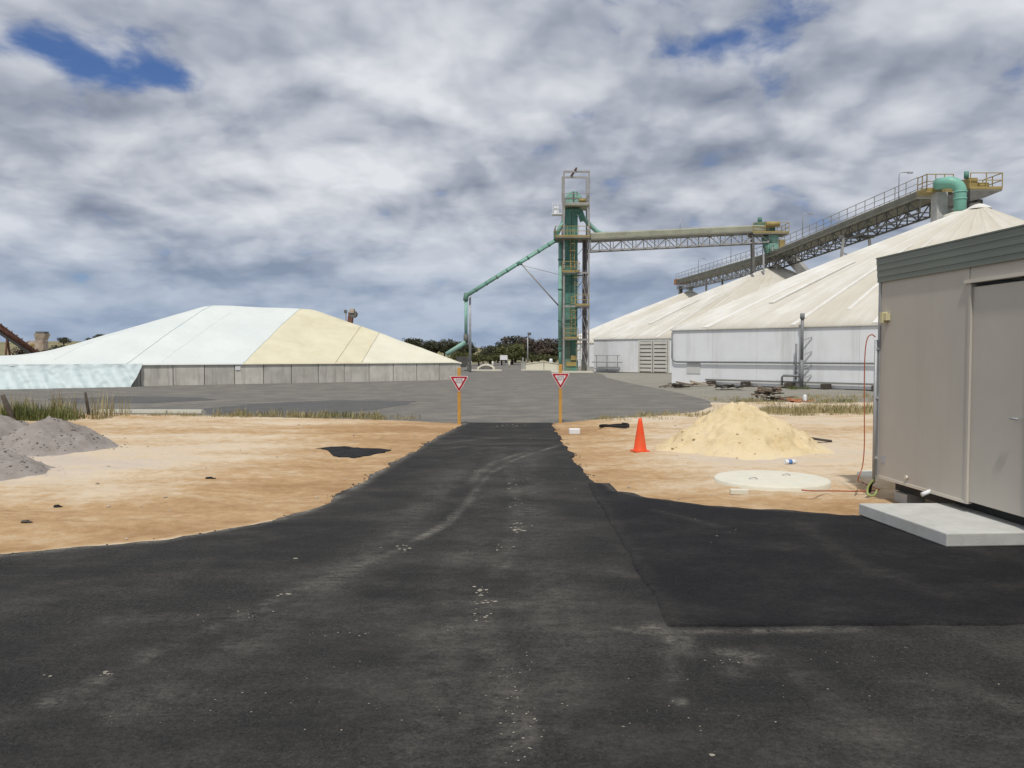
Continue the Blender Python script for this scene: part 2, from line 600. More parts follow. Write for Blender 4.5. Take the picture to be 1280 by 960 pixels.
M_post = simple('yellow_post', (0.53, 0.30, 0.075), 0.7, 0.12, 5, dirt=((0.42, 0.22, 0.06), 0.6, 6.0))
M_signw = simple('sign_white', (0.72, 0.66, 0.66), 0.4, 0.03)
M_signr = simple('sign_red', (0.42, 0.018, 0.03), 0.4, 0.05)
M_signb = simple('sign_black', (0.05, 0.05, 0.06), 0.5)
M_green = simple('elevator_green', (0.085, 0.215, 0.165), 0.5, 0.2, 1.5, dirt=((0.21, 0.22, 0.15), 0.8, 0.9), streak=True)
M_green2 = simple('chute_green', (0.23, 0.43, 0.36), 0.5, 0.15, 1.2, dirt=((0.27, 0.36, 0.30), 0.7, 0.9))
M_pipegreen = simple('vent_green', (0.19, 0.43, 0.345), 0.4, 0.08, 1.0)
M_yellow = simple('safety_yellow', (0.36, 0.275, 0.10), 0.55, 0.15, 2, dirt=((0.28, 0.2, 0.09), 0.6, 2.0))
M_steel = simple('steel_grey', (0.33, 0.325, 0.31), 0.6, 0.15, 1.5, dirt=((0.20, 0.15, 0.11), 0.5, 1.2))
M_steeld = simple('steel_dark', (0.135, 0.13, 0.12), 0.65, 0.2, 1.5)
M_purple = simple('steel_weathered', (0.145, 0.125, 0.13), 0.65, 0.2, 1.5)
M_deck = simple('conveyor_cover', (0.33, 0.33, 0.25), 0.6, 0.10, 0.8, dirt=((0.20, 0.20, 0.15), 0.7, 0.6))
M_deckd = simple('conveyor_dark', (0.21, 0.205, 0.165), 0.7, 0.15, 0.8)
M_rust = simple('rusty_steel', (0.16, 0.075, 0.05), 0.8, 0.3, 2.0, dirt=((0.05, 0.035, 0.03), 0.7, 2.0))
M_orange = simple('orange_guard', (0.46, 0.20, 0.10), 0.6, 0.15, 2)
M_bark = simple('bark', (0.085, 0.065, 0.05), 0.9, 0.3, 4)
M_leaf_d = leaf_mat('leaves_dark', (0.036, 0.042, 0.024), (0.098, 0.096, 0.056))
M_leaf_b = leaf_mat('leaves_brown', (0.060, 0.048, 0.038), (0.14, 0.112, 0.086))
M_leaf_g = leaf_mat('leaves_olive', (0.045, 0.055, 0.018), (0.13, 0.135, 0.05))
M_grass_g = leaf_mat('grass_green', (0.06, 0.085, 0.02), (0.20, 0.20, 0.075))
M_grass_y = leaf_mat('grass_dry', (0.20, 0.175, 0.075), (0.44, 0.37, 0.20))
M_timber = simple('old_timber', (0.20, 0.16, 0.115), 0.85, 0.25, 6)
M_timberd = simple('dark_timber', (0.075, 0.062, 0.048), 0.85, 0.25, 6)
M_black = simple('black_rubber', (0.018, 0.018, 0.018), 0.7, 0.2)
M_bitumen = simple('loose_bitumen', (0.016, 0.016, 0.017), 0.95, 0.25, 12, 0.8, 40)
M_whitep = simple('white_plastic', (0.74, 0.75, 0.76), 0.5, 0.04)
M_blue = simple('blue_plastic', (0.10, 0.22, 0.50), 0.5)
M_stone = simple('rubble', (0.42, 0.36, 0.28), 0.9, 0.25, 8, 0.5, 40)
M_machine = simple('machine_beige', (0.46, 0.38, 0.31), 0.7, 0.15, 1.5, dirt=((0.24, 0.14, 0.09), 0.7, 1.2))
M_beacon = simple('fitting_cream', (0.62, 0.56, 0.34), 0.5, 0.06)
M_crumb = simple('dried_sand', (0.27, 0.245, 0.20), 0.95, 0.2, 20)
M_mortar = simple('wet_sand', (0.5, 0.36, 0.22), 0.95, 0.2, 20)

# ------------------------------------------------------------------ ground sheets
me = grid_mesh('ground', np.array([[(x, y, -0.16) for x in np.linspace(-3000, 3000, 61)] for y in np.linspace(-60, 6000, 61)]), M_ground)
tag(top('ground', me), kind='structure')

# hills: dry paddocks rising beyond the depot
def hill_z(x, y):
    a = max(0.0, (y - 230) / 330.0)
    amp = 7.0 + 8.5 / (1 + math.exp((x + 95) / 22.0))
    prof = amp * (1 - math.exp(-a * 1.2)) + 0.004 * max(0, y - 500)
    return -0.3 + prof * (0.82 + 0.3 * fbm(x, y, 0.0032, 3))


ys = np.concatenate([np.linspace(230, 700, 40), np.linspace(760, 2600, 30)])
xs = np.linspace(-1100, 900, 110)
H = np.array([[(x, y, hill_z(x, y)) for x in xs] for y in ys])
tag(top('hills', grid_mesh('hills', H, M_hill)), kind='structure')

EDGE_L = [(-60, 6.35), (-30, 6.55), (-14, 6.9), (-8.5, 7.15), (-4.85, 7.52), (-3.6, 8.1), (-2.85, 8.85), (-2.47, 9.6), (-2.28, 10.9), (-2.08, 13.6), (-1.72, 17.9), (-1.36, 21.0), (-1.30, 22.0)]
EDGE_R = [(60, 7.9), (14, 8.7), (6.5, 9.08), (4.03, 9.3), (3.42, 9.5), (2.55, 9.8), (1.7, 10.5), (1.40, 10.95), (1.36, 11.45), (1.19, 11.75), (1.13, 12.5), (1.10, 16.2), (1.05, 21.0), (1.04, 22.0)]


def densify(pts, step=0.12, amp=0.03, seed=0.0):
    out = []
    for (x0, y0), (x1, y1) in zip(pts[:-1], pts[1:]):
        n = max(1, int(math.hypot(x1 - x0, y1 - y0) / step)) if abs(x0) < 15 else 6
        for k in range(n):
            f = k / n
            x, y = x0 + (x1 - x0) * f, y0 + (y1 - y0) * f
            dx, dy = x1 - x0, y1 - y0
            L = math.hypot(dx, dy)
            o = amp * fbm(x + seed, y - seed, 1.8, 4) * 1.2
            out.append((x - dy / L * o, y + dx / L * o))
    out.append(pts[-1])
    return out


EL = densify(EDGE_L, 0.05, 0.10, 3.1)
ER = densify(EDGE_R, 0.05, 0.10, 9.7)


def seg_dist(X, Y, pts, step=1):
    """distance of grid points to a polyline"""
    D = np.full(X.shape, 1e9)
    for (x0, y0), (x1, y1) in zip(pts[:-1], pts[1:]):
        dx, dy = x1 - x0, y1 - y0
        L2 = dx * dx + dy * dy + 1e-12
        t = np.clip(((X - x0) * dx + (Y - y0) * dy) / L2, 0, 1)
        D = np.minimum(D, np.hypot(X - x0 - t * dx, Y - y0 - t * dy))
    return D


def inside(X, Y, poly):
    c = np.zeros(X.shape, bool)
    n = len(poly)
    for i in range(n):
        x0, y0 = poly[i]
        x1, y1 = poly[(i + 1) % n]
        if y0 == y1:
            continue
        cr = ((y0 > Y) != (y1 > Y)) & (X < (x1 - x0) * (Y - y0) / (y1 - y0) + x0)
        c ^= cr
    return c


def sstep(a, b, x):
    t = np.clip((x - a) / (b - a), 0, 1)
    return t * t * (3 - 2 * t)


DRIVE = [(-60, -12)] + EDGE_L + [(1.04, 22.0)] + EDGE_R[::-1][1:] + [(60, -12)]

# the yard's old pavement: near edge, right edge against the gravel apron, far end
YARD = [(-90, 27.0), (-17, 26.0), (-10, 24.6), (-5.5, 23.4), (-2.6, 22.5), (-1.30, 22.0), (1.04, 22.0), (2.2, 22.9), (4.2, 24.2), (6.0, 26.0),
        (7.4, 29.2), (8.1, 33.5), (8.2, 40), (7.7, 52), (7.6, 64), (8.4, 74), (8.4, 96), (6.5, 150), (1, 190), (-4, 190), (-9, 130), (-14, 96), (-60, 60), (-90, 44)]

# sandy verges either side of the drive (one relief sheet, lower under the pavements)
xs = np.concatenate([np.linspace(-40, -13, 60), np.linspace(-12.9, 9, 245), np.linspace(9.2, 40, 50)])
ys = np.concatenate([np.linspace(5.6, 14, 130), np.linspace(14.07, 31, 150)])
X, Y = np.meshgrid(xs, ys)
dD = seg_dist(X, Y, EDGE_L + EDGE_R[::-1])
inD = inside(X, Y, DRIVE)
dY = seg_dist(X, Y, YARD[:14])
inY = inside(X, Y, YARD)
rel = np.array([[0.045 * fbm(x * 0.6, y * 1.1, 0.9, 5) + 0.022 * fbm(x, y, 3.2, 4, 2.0) for x in xs] for y in ys])
rut = np.array([[0.010 * math.sin(2.6 * y + 0.30 * x + 2.2 * fbm(x, y, 0.35, 2, 5.0)) for x in xs] for y in ys])
rel = rel + rut * sstep(0.2, 1.2, dD) * (0.3 + 0.7 * (X < 0))
Z = -0.025 + rel * sstep(0.0, 0.9, dD) * sstep(0.0, 1.0, dY) + 0.03 * sstep(0.2, 2.5, dD)
Z = np.where(inD, -0.03 - 0.10 * sstep(0.0, 0.25, dD), Z)
Z = np.where(inY, -0.055 - 0.08 * sstep(0.0, 0.4, dY), Z)
V = np.stack([X, Y, Z], -1)
me = grid_mesh('sandy_verge', V, M_sand)
tn = -0.18 + 0.75 * sstep(0.3, 6.0, dD) - 0.25 * sstep(5.0, 11.0, dD) * (X < 0)
tn = np.where(X > 1.0, -0.10 + 0.75 * sstep(0.4, 3.0, dD), tn)
tn = tn + 0.35 * np.exp(-((Y - 13.5 - .12 * (X + 6)) / 2.2) ** 2) * (X < -1) * sstep(.8, 3, dD) + 0.30 * np.exp(-((X + 8) / 2.6) ** 2 - ((Y - 13.8) / 2.2) ** 2)
tn = tn - 0.35 * np.exp(-((Y - 20.0) / 1.2) ** 2)
tn = tn + .35 * np.exp(-((X - 4.4) / 2.4) ** 2 - ((Y - 15.4) / 1.8) ** 2)
lip = (X < -1.5) & (Y < 9.2)
tn = tn + np.where(lip, 1.3 * sstep(0.22, 0.02, dD), 0)
attr(me, 'tone', tn.reshape(-1))
tag(top('sandy_verge', me), kind='structure')


def sand_z(x, y):
    i = int(np.argmin(np.abs(ys_s - y)))
    j = int(np.argmin(np.abs(xs_s - x)))
    return float(Z_s[i, j])


xs_s, ys_s, Z_s = xs, ys, Z

# gravel apron in front of the sheds
xs = np.linspace(3.5, 42, 120)
ys = np.concatenate([np.linspace(24.5, 60, 90), np.linspace(61, 130, 40)])
X, Y = np.meshgrid(xs, ys)
inY = inside(X, Y, YARD)
Z = np.array([[-0.05 + 0.035 * fbm(x, y, 0.6, 4) for x in xs] for y in ys])
Z = np.where(inY, -0.13, Z)
# dives under the verge in front
Z = Z - 0.10 * sstep(27.5, 25.0, Y)
me = grid_mesh('gravel_apron', np.stack([X, Y, Z], -1), M_apron)
attr(me, 'tone', (0.30 + 0.25 * sstep(40, 70, Y)).reshape(-1))
tag(top('gravel_apron', me), kind='structure')

# yard pavement: triangulated grid cut along its outline
import bmesh


def poly_sheet(name, outline, z, mat, step, kind='structure', thick=0.06):
    bm = bmesh.new()
    vs = [bm.verts.new((x, y, z)) for x, y in outline]
    f = bm.faces.new(vs)
    if f.normal.z < 0:
        f.normal_flip()
    r = bmesh.ops.extrude_face_region(bm, geom=[f])
    for e in r['geom']:
        if isinstance(e, bmesh.types.BMVert):
            e.co.z -= thick
    bmesh.ops.recalc_face_normals(bm, faces=bm.faces)
    me = bpy.data.meshes.new(name)
    bm.to_mesh(me)
    bm.free()
    me.materials.append(mat)
    attr(me, 'dust', [0.12] * len(me.vertices))
    o = top(name, me)
    return tag(o, kind=kind)


yard_edge = densify(YARD[:12], 0.3, 0.10, 1.3) + YARD[12:]
poly_sheet('yard_pavement', yard_edge, -0.030, M_yard, 1)
pp = [G(255, 510), G(330, 503), G(420, 499.5), G(520, 500.5), G(505, 505), G(470, 510.5), G(420, 516), G(340, 517), G(262, 517.5)]
poly_sheet('pavement_patch', densify([(p.x, p.y) for p in pp] + [(pp[0].x, pp[0].y)], 0.4, 0.12)[:-1], -0.022, M_yardp, 1, thick=0.02)
pp = [G(60, 498), G(150, 494.5), G(250, 496), G(270, 499), G(180, 503), G(70, 503)]
poly_sheet('pavement_patch', densify([(p.x, p.y) for p in pp] + [(pp[0].x, pp[0].y)], 0.4, 0.12)[:-1], -0.022, M_yardp, 1, thick=0.02)

# the drive of new asphalt: rows across, following both ragged edges
rows = np.concatenate([np.linspace(-8, 2.4, 24), np.linspace(2.45, 9.6, 330), np.linspace(9.63, 22.0, 300)])
ely = np.array([p[1] for p in EL]); elx = np.array([p[0] for p in EL])
ery = np.array([p[1] for p in ER]); erx = np.array([p[0] for p in ER])
so = np.argsort(ely, kind='stable'); ely, elx = ely[so], elx[so]
so = np.argsort(ery, kind='stable'); ery, erx = ery[so], erx[so]
NC = 220
V = np.zeros((len(rows), NC + 3, 3))
for i, y in enumerate(rows):
    xl = float(np.interp(y, ely, elx))
    xr = float(np.interp(y, ery, erx))
    if y > 11.2:
        xr = min(xr, 1.45)
    xl, xr = max(xl, -30), min(xr, 20)
    s = np.linspace(-1, 1, NC + 1)
    k = np.sign(s) * (0.30 * np.abs(s) + 0.70 * np.abs(s) ** 3)
    xx = np.where(s < 0, -k * xl, k * xr)
    xx = np.concatenate([[xx[0] - 0.015], xx, [xx[-1] + 0.015]])
    V[i, :, 0] = xx
    V[i, :, 1] = y
    V[i, :, 2] = [0.010 * fbm(x, y, 0.5, 3) for x in xx]
    V[i, 0, 2] -= 0.10
    V[i, -1, 2] -= 0.10
me = grid_mesh('driveway', V, M_asph)
Xv, Yv = V[..., 0], V[..., 1]
dust = np.zeros(Xv.shape)


def gpts(l):
    return [(G(*p).x, G(*p).y) for p in l]


tracks = [([(700, 556), (668, 566), (640, 576), (612, 592), (597, 610), (582, 632), (556, 655), (505, 684), (440, 710), (350, 748), (230, 800), (60, 880)], 0.07, 0.75),
          ([(655, 566), (618, 577), (598, 592), (590, 604)], 0.10, 0.7),
          ([(690, 552), (600, 556), (520, 566)], 0.08, 0.35),
          ([(690, 548), (610, 547), (545, 556)], 0.10, 0.30),
          ([(632, 575), (645, 610), (648, 660), (630, 700), (602, 745), (600, 780), (625, 830), (650, 900), (645, 990)], 0.16, 0.42),
          ([(600, 560), (560, 600), (480, 680), (330, 790), (150, 900)], 0.22, 0.30),
          ([(660, 560), (665, 640), (690, 760), (730, 960)], 0.30, 0.30),
          ([(625, 560), (600, 660), (560, 780), (500, 960)], 0.30, 0.28),
          ([(520, 655), (450, 705), (330, 760), (180, 830)], 0.35, 0.22),
          ([(770, 786), (835, 795), (838, 835), (842, 850)], 0.035, 0.8),
          ([(815, 785), (852, 800), (860, 815)], 0.10, 0.7),
          ([(838, 868), (862, 888), (874, 908)], 0.014, 1.0),
          ([(905, 815), (940, 822), (915, 838)], 0.09, 0.8),
          ([(850, 790), (960, 789), (1080, 787)], 0.06, 0.55),
          ([(1180, 855), (1230, 868), (1290, 890)], 0.09, 0.35),
          ([(560, 705), (700, 712), (800, 716)], 0.16, 0.25),
          ([(140, 775), (330, 770), (560, 755), (800, 760)], 0.18, 0.26),
          ([(0, 900), (160, 868), (300, 830)], 0.12, 0.30),
          ([(520, 940), (600, 880), (700, 850)], 0.16, 0.25),
          ([(1100, 955), (1080, 900), (960, 820)], 0.15, 0.25)]
for pts, wd, amt in tracks:
    d = seg_dist(Xv, Yv, gpts(pts))
    dust = np.maximum(dust, .68 * amt * np.exp(-(d / wd) ** 2))
# left edge carries spilled gravel dust; the joint with the yard is dusty
dl = seg_dist(Xv, Yv, EDGE_L)
dust = np.maximum(dust, 0.85 * np.exp(-(dl / 0.10) ** 2))
brk = np.array([[fbm(a_, b_, 1.6, 4, 8.0) for a_, b_ in zip(ra, rb)] for ra, rb in zip(Xv[::3, ::3], Yv[::3, ::3])])
brk = np.repeat(np.repeat(brk, 3, 0), 3, 1)[:dust.shape[0], :dust.shape[1]]
dust = dust * np.clip(.85 + 1.1 * brk, .1, 1.6)
attr(me, 'dust', dust.reshape(-1))
tag(top('driveway', me), kind='structure')

# fresh black asphalt laid against the drive in front of the hut
cols = np.concatenate([np.linspace(1.09, 4.6, 120), np.linspace(4.7, 20, 30)])
V = np.zeros((62, len(cols), 3))
srt = np.argsort(erx)
for j, x in enumerate(cols):
    yt = float(np.interp(x, erx[srt], ery[srt])) if x > 1.42 else 11.62 - 0.2 * max(0, x - 1.15) + 0.05 * fbm(x, 3, 4)
    y0 = 5.50 + 0.016 * (x - 1.1) + 0.03 * fbm(x, 0, 0.9) + 0.02 * fbm(x, 7, 4)
    for i in range(62):
        f = (i - 1) / 59.0
        f2 = min(1, max(0, f))
        y = y0 + (yt - y0) * f2
        z = 0.016 + 0.010 * fbm(x, y, 0.5, 3)
        xo = x + (0.035 * fbm(1.0, y, 1.2, 4) + 0.012 * fbm(2.0, y, 9, 2)) * max(0, 1 - (x - 1.09) / 0.4)
        if i == 0:
            y -= 0.012; z -= 0.03
        if i == 61:
            y += 0.03; z -= 0.12
        if j == 0:
            xo -= 0.012; z -= 0.03
        V[i, j] = (xo, y, z)
me = grid_mesh('asphalt_patch', V, M_patch)
Xv, Yv = V[..., 0], V[..., 1]
d = seg_dist(Xv, Yv, EDGE_R)
dust = 0.5 * np.exp(-(d / 0.05) ** 2) + 0.10 * np.exp(-((Xv - 1.15) / 0.08) ** 2)
for pts, wd, amt in ([(1000, 655), (1060, 700), (1180, 745)], 0.12, 0.12), ([(820, 640), (900, 660)], 0.08, 0.15):
    dust = np.maximum(dust, amt * np.exp(-(seg_dist(Xv, Yv, gpts(pts)) / wd) ** 2))
attr(me, 'dust', dust.reshape(-1))
tag(top('asphalt_patch', me), kind='structure')

# ------------------------------------------------------------------ grain sheds
SH_S, EAVE, APEX = 26.9, 3.5, 11.25
PHI = -R(46.9)
NG = 10
half = SH_S / 2


def roof_gore(i):
    """one radial roof sheet of a shed face, local: face outward -y, apex over the origin"""
    oh = 0.10
    rows, cols = 16, 7
    e0 = -half - oh + (SH_S + 2 * oh) * i / NG
    e1 = -half - oh + (SH_S + 2 * oh) * (i + 1) / NG
    vs, fs, uv = [], [], []
    for r in range(rows):
        b = 0.965 * r / (rows - 1)
        for c in range(cols):
            a = c / (cols - 1)
            x = (e0 + (e1 - e0) * a) * (1 - b)
            y = -(half + oh) * (1 - b)
            z = EAVE - 0.05 + (APEX - EAVE) * (b + 0.022 * math.sin(math.pi * b))
            z += 0.07 * (max(0, abs(2 * a - 1) - 0.66) / 0.34) * (1 - b * 0.7) * min(1, b * 12) - 0.05 * math.sin(math.pi * a) * (1 - b) * math.sin(math.pi * b)
            vs.append((x, y, z)); uv.append((a + i, b * 4))
    for r in range(rows - 1):
        for c in range(cols - 1):
            k = r * cols + c
            fs.append((k, k + 1, k + cols + 1, k + cols))
    # the folded eave edge
    k0 = len(vs)
    for c in range(cols):
        x, y, z = vs[c]
        vs.append((x, y + 0.01, z - 0.10)); uv.append((uv[c][0], -0.05))
    for c in range(cols - 1):
        fs.append((k0 + c, k0 + c + 1, c + 1, c))
    me = bpy.data.meshes.new('roof_sheet')
    me.from_pydata(vs, [], fs)
    me.materials.append(M_roof)
    ul = me.uv_layers.new(name='UVMap')
    for lp in me.loops:
        ul.data[lp.index].uv = uv[lp.vertex_index]
    me.polygons.foreach_set('use_smooth', [True] * len(fs))
    me.update()
    return me


GORES = [roof_gore(i) for i in range(NG)]
pw = SH_S / 9
WALLP = MB().box((0, 0.09, (EAVE - 0.14) / 2), (pw - 0.012, 0.18, EAVE - 0.14)).mesh('wall_panel', M_whitewall)
CAPM = MB().lathe([(0.0, APEX + 0.03), (0.25, APEX - 0.03), (0.62, APEX - 0.22), (0.72, APEX - 0.34)], n=20).mesh('roof_cap', M_roof)
CAPM.uv_layers.new(name='UVMap')
TRIMM = MB().box((0, -half - 0.02, EAVE - 0.105), (SH_S + 0.10, 0.07, 0.09)).mesh('eave_trim', M_trim)
COREM = MB().box((0, 0, 1.6), (SH_S - 0.45, SH_S - 0.45, 3.2)).mesh('inner_lining', M_cream)


def shed(center, label):
    t = thing('grain_shed', label, 'shed', center, 'pyramid roofed grain sheds in a row')
    base = Matrix.Translation(center) @ Matrix.Rotation(PHI, 4, 'Z')
    place(COREM, 'inner_lining', t, base)
    place(CAPM, 'roof_cap', t, base)
    for k in range(4):
        Mk = base @ Matrix.Rotation(k * math.pi / 2, 4, 'Z')
        for i in range(9):
            place(WALLP, 'wall_panel', t, Mk @ Matrix.Translation((-half + pw * (i + 0.5), -half, 0)))
        for g in GORES:
            place(g, 'roof_sheet', t, Mk)
        place(TRIMM, 'eave_trim', t, Mk)
    return t, base


def roof_strip(a0, wid, b0, b1):
    """narrow clean replacement sheet lying on the front roof face, radial like the sheets"""
    vs, fs = [], []
    n_ = 10
    for i in range(n_ + 1):
        b = b0 + (b1 - b0) * i / n_
        for a_ in (a0, a0 + wid):
            x = (-half + SH_S * a_) * (1 - b)
            z = EAVE - .05 + (APEX - EAVE) * (b + .022 * math.sin(math.pi * b)) + .075
            vs.append((x, -(half + .1) * (1 - b), z))
    for i in range(n_):
        fs.append((2 * i, 2 * i + 1, 2 * i + 3, 2 * i + 2))
    m_ = MB().add(vs, fs)
    low = MB().add([Vector(v) - Vector((0, 0, .07)) for v in vs], [])
    k = len(m_.v)
    m_.v += low.v
    for i in range(n_):
        m_.f += [(2 * i, 2 * i + 2, k + 2 * i + 2, k + 2 * i), (2 * i + 1, k + 2 * i + 1, k + 2 * i + 3, 2 * i + 3)]
        m_.sm += [False, False]
    m_.f += [(0, k, k + 1, 1), (2 * n_, 2 * n_ + 1, k + 2 * n_ + 1, k + 2 * n_)]
    m_.sm += [False, False]
    return m_.mesh('roof_strip', M_strip)


M_strip = simple('roof_strip', (0.68, 0.665, 0.62), 0.6, 0.05, 1.0, dirt=((0.57, 0.54, 0.46), 0.6, 1.5))
C1 = Vector((29.2, 50.4, 0)); C2 = Vector((27.7, 84.4, 0)); C3 = Vector((26.2, 118.4, 0))
shed1, B1 = shed(C1, 'nearest white grain shed with the green vent pipe at its roof peak')
shed2, B2 = shed(C2, 'middle white grain shed with slatted double doors beside the elevator tower')
shed3, B3 = shed(C3, 'farthest white grain shed, only its roof showing behind the middle shed')


def on_wall(B, t, out, z):
    """t metres along the front wall from its left corner, out metres in front"""
    return B @ Vector((-half + t, -half - out, z))


for Bk, tk in ((B1, shed1), (B2, shed2)):
    for a0, wid, b0, b1 in ((.085, .016, .0, .34), (.135, .014, .18, .50), (.30, .012, .0, .62), (.385, .010, .1, .9), (.47, .012, .0, .45)):
        place(roof_strip(a0, wid, b0, b1), 'roof_strip', tk, Bk)
# shed 1: the dark pipe run along the wall, standpipes, base rail
m = MB()
pts = [on_wall(B1, 0.10, 0.12, 3.22), on_wall(B1, 0.10, 0.12, 1.75)]
for a in range(1, 7):
    th = a / 6 * math.pi / 2
    pts.append(on_wall(B1, 0.10 + 0.32 * (1 - math.cos(th)), 0.12, 1.70 - 0.32 * math.sin(th)))
pts.append(on_wall(B1, SH_S - 0.3, 0.12, 1.40))
m.tube(pts, 0.055, 8)
m.build('pipe_run', M_pipegrey, shed1)
m = MB().tube([on_wall(B1, 8.9, 0.30, 0.05), on_wall(B1, 8.9, 0.30, 1.55)], 0.11, 10)
m.tube([on_wall(B1, 8.9, 0.30, 1.55), on_wall(B1, 8.9, 0.30, 4.05)], 0.085, 10)
m.tube([on_wall(B1, 8.9, 0.30, 3.80), on_wall(B1, 8.9, 0.30, 4.12)], 0.125, 10)
m.build('standpipe', M_pipegrey, shed1)
m = MB().tube([on_wall(B1, 8.55, 0.28, 0.45), on_wall(B1, 8.55, 0.28, 2.45)], 0.06, 8)
m.tube([on_wall(B1, 8.55, 0.28, 0.95), on_wall(B1, 8.9, 0.30, 0.70)], 0.06, 8)
m.build('standpipe', M_pipegrey, shed1)
m = MB().tube([on_wall(B1, 7.75, 0.34, 0.10), on_wall(B1, 7.75, 0.34, 0.58), on_wall(B1, 7.84, 0.34, 0.66), on_wall(B1, 8.8, 0.34, 0.66)], 0.065, 8)
m.build('pipe_elbow', M_pipegrey, shed1)
for z in (0.5, 1.05, 1.8, 2.6):
    m = MB().beam(on_wall(B1, 8.9, 0.30, z), on_wall(B1, 9.35, 0.05, z + 0.22), 0.05)
    m.build('bracket', M_galv, shed1)
m = MB().beam(on_wall(B1, 2.6, 0.14, 0.30), on_wall(B1, SH_S - 0.4, 0.14, 0.30), 0.12, 0.09)
m.build('base_rail', M_trim, shed1)
for k in range(9):
    tt = 3.2 + k * 2.45 + random.uniform(-.3, .3)
    MB().box(on_wall(B1, tt, 0.30, 0.12), (0.42, 0.40, 0.26), PHI).build('sleeper_block', M_timberd, shed1)
m = MB().box(on_wall(B1, 1.65, 0.02, 1.02), (1.0, 0.03, 0.72), PHI)
m.build('patch_plate', simple('patch_plate', (0.58, 0.58, 0.56), 0.6, 0.05), shed1)

# shed 2: slatted double doors, a rack on the wall
d0, d1 = 6.1, 9.6
m = MB().box(on_wall(B2, (d0 + d1) / 2, 0.03, 1.62), (d1 - d0 + 0.3, 0.05, 3.3), PHI)
dback = m.build('door_frame', M_cream, shed2)
for leaf in range(2):
    a = d0 + leaf * (d1 - d0) / 2 + 0.06
    b = a + (d1 - d0) / 2 - 0.12
    L = MB().box(on_wall(B2, (a + b) / 2, 0.085, 1.58), (b - a, 0.05, 3.1), PHI).build('door_leaf', simple('door_gap', (0.16, 0.15, 0.13), 0.8), shed2)
    for k in range(8):
        MB().box(on_wall(B2, (a + b) / 2, 0.14, 0.26 + k * 0.385), (b - a, 0.05, 0.27), PHI).build('slat', M_cream, L)
    for tt in (a + 0.05, b - 0.05):
        MB().box(on_wall(B2, tt, 0.19, 1.58), (0.10, 0.04, 3.1), PHI).build('stile', M_cream, L)
rk = thing('wall_rack', 'low metal rack standing against the middle shed wall', 'rack', on_wall(B2, 2.4, 0.8, 0))
for tt in (1.1, 2.5, 3.9):
    MB().beam(on_wall(B2, tt, 0.8, -0.05), on_wall(B2, tt, 0.8, 1.75), 0.07).build('rack_post', M_galv, rk)
for z, tk in ((0.35, 0.10), (1.0, 0.10), (1.7, 0.06)):
    MB().box(on_wall(B2, 2.5, 0.8, z), (3.1 if z != 1.0 else 3.7, 0.5, tk), PHI).build('shelf', M_galv, rk)

# ------------------------------------------------------------------ elevator tower
TX0, TX1, TY0, TY1 = 5.22, 7.74, 81.0, 83.6
tw = thing('elevator_tower', 'tall steel tower around a green bucket elevator leg', 'elevator tower', (6.5, 82.3, 0))
for x, y in ((TX0, TY0), (TX1, TY0), (TX0, TY1), (TX1, TY1)):
    MB().bbox((x - .08, y - .08, -0.1), (x + .08, y + .08, 20.05)).build('column', M_steel, tw)
for y in (TY0, TY1):
    MB().bbox((TX0 - .08, y - .08, 20.052), (TX1 + .08, y + .08, 20.22)).build('head_beam', M_steel, tw)
MB().beam((6.42, TY0 - 0.6, 20.33), (6.12, TY1 + 0.9, 20.33), 0.14, 0.18).build('hoist_beam', M_rust, tw)
MB().box((6.1, 82.3, -0.02), (4.2, 3.6, 0.30)).build('plinth', M_conc, tw)
levels = [3.4, 6.75, 10.1]
for z in levels:
    for y in (TY0, TY1):
        MB().bbox((TX0 + .082, y - .06, z - .16), (TX1 - .082, y + .06, z)).build('cross_beam', M_steel, tw)
    for x in (TX0, TX1):
        MB().bbox((x - .06, TY0 + .082, z - .155), (x + .06, TY1 - .082, z - .003)).build('cross_beam', M_steel, tw)
zs = [0.15] + levels + [13.5]
for k in range(len(zs) - 1):
    a, b = zs[k], zs[k + 1]
    for x in (TX0, TX1):
        p, q = ((TY0, TY1) if k % 2 else (TY1, TY0))
        member('brace', (x, p, a + .1), (x, q, b - .2), .08, .05, M_steel, tw)
    member('brace', (TX0, TY1, a + .1), (TX1, TY1, b - .2), .08, .05, M_steel, tw)
    if k in (0, 1, 2):
        member('brace', (TX1, TY0, a + .1), (6.85, TY0 + .1, b - .2), .06, .05, M_steel, tw)
# the two casings of the bucket elevator, flanged every 2.2 m
for x0, x1 in ((5.42, 6.01), (6.06, 6.68)):
    cs = MB().bbox((x0, 81.85, 1.2), (x1, 82.7, 16.6)).build('casing', M_green, tw)
    for z in np.arange(2.6, 16.2, 2.2):
        MB().bbox((x0 - .035, 81.81, z), (x1 + .035, 82.74, z + .08)).build('flange', M_green, cs)
boot = MB().bbox((5.40, 81.7, 0.14), (6.75, 82.85, 1.2)).build('boot', M_green, tw)
MB().bbox((5.55, 81.60, 0.62), (6.6, 81.698, 1.05)).build('guard', M_yellow, boot)
MB().bbox((6.0, 81.5, 1.22), (6.66, 81.84, 1.7)).build('boot_hopper', M_yellow, tw)
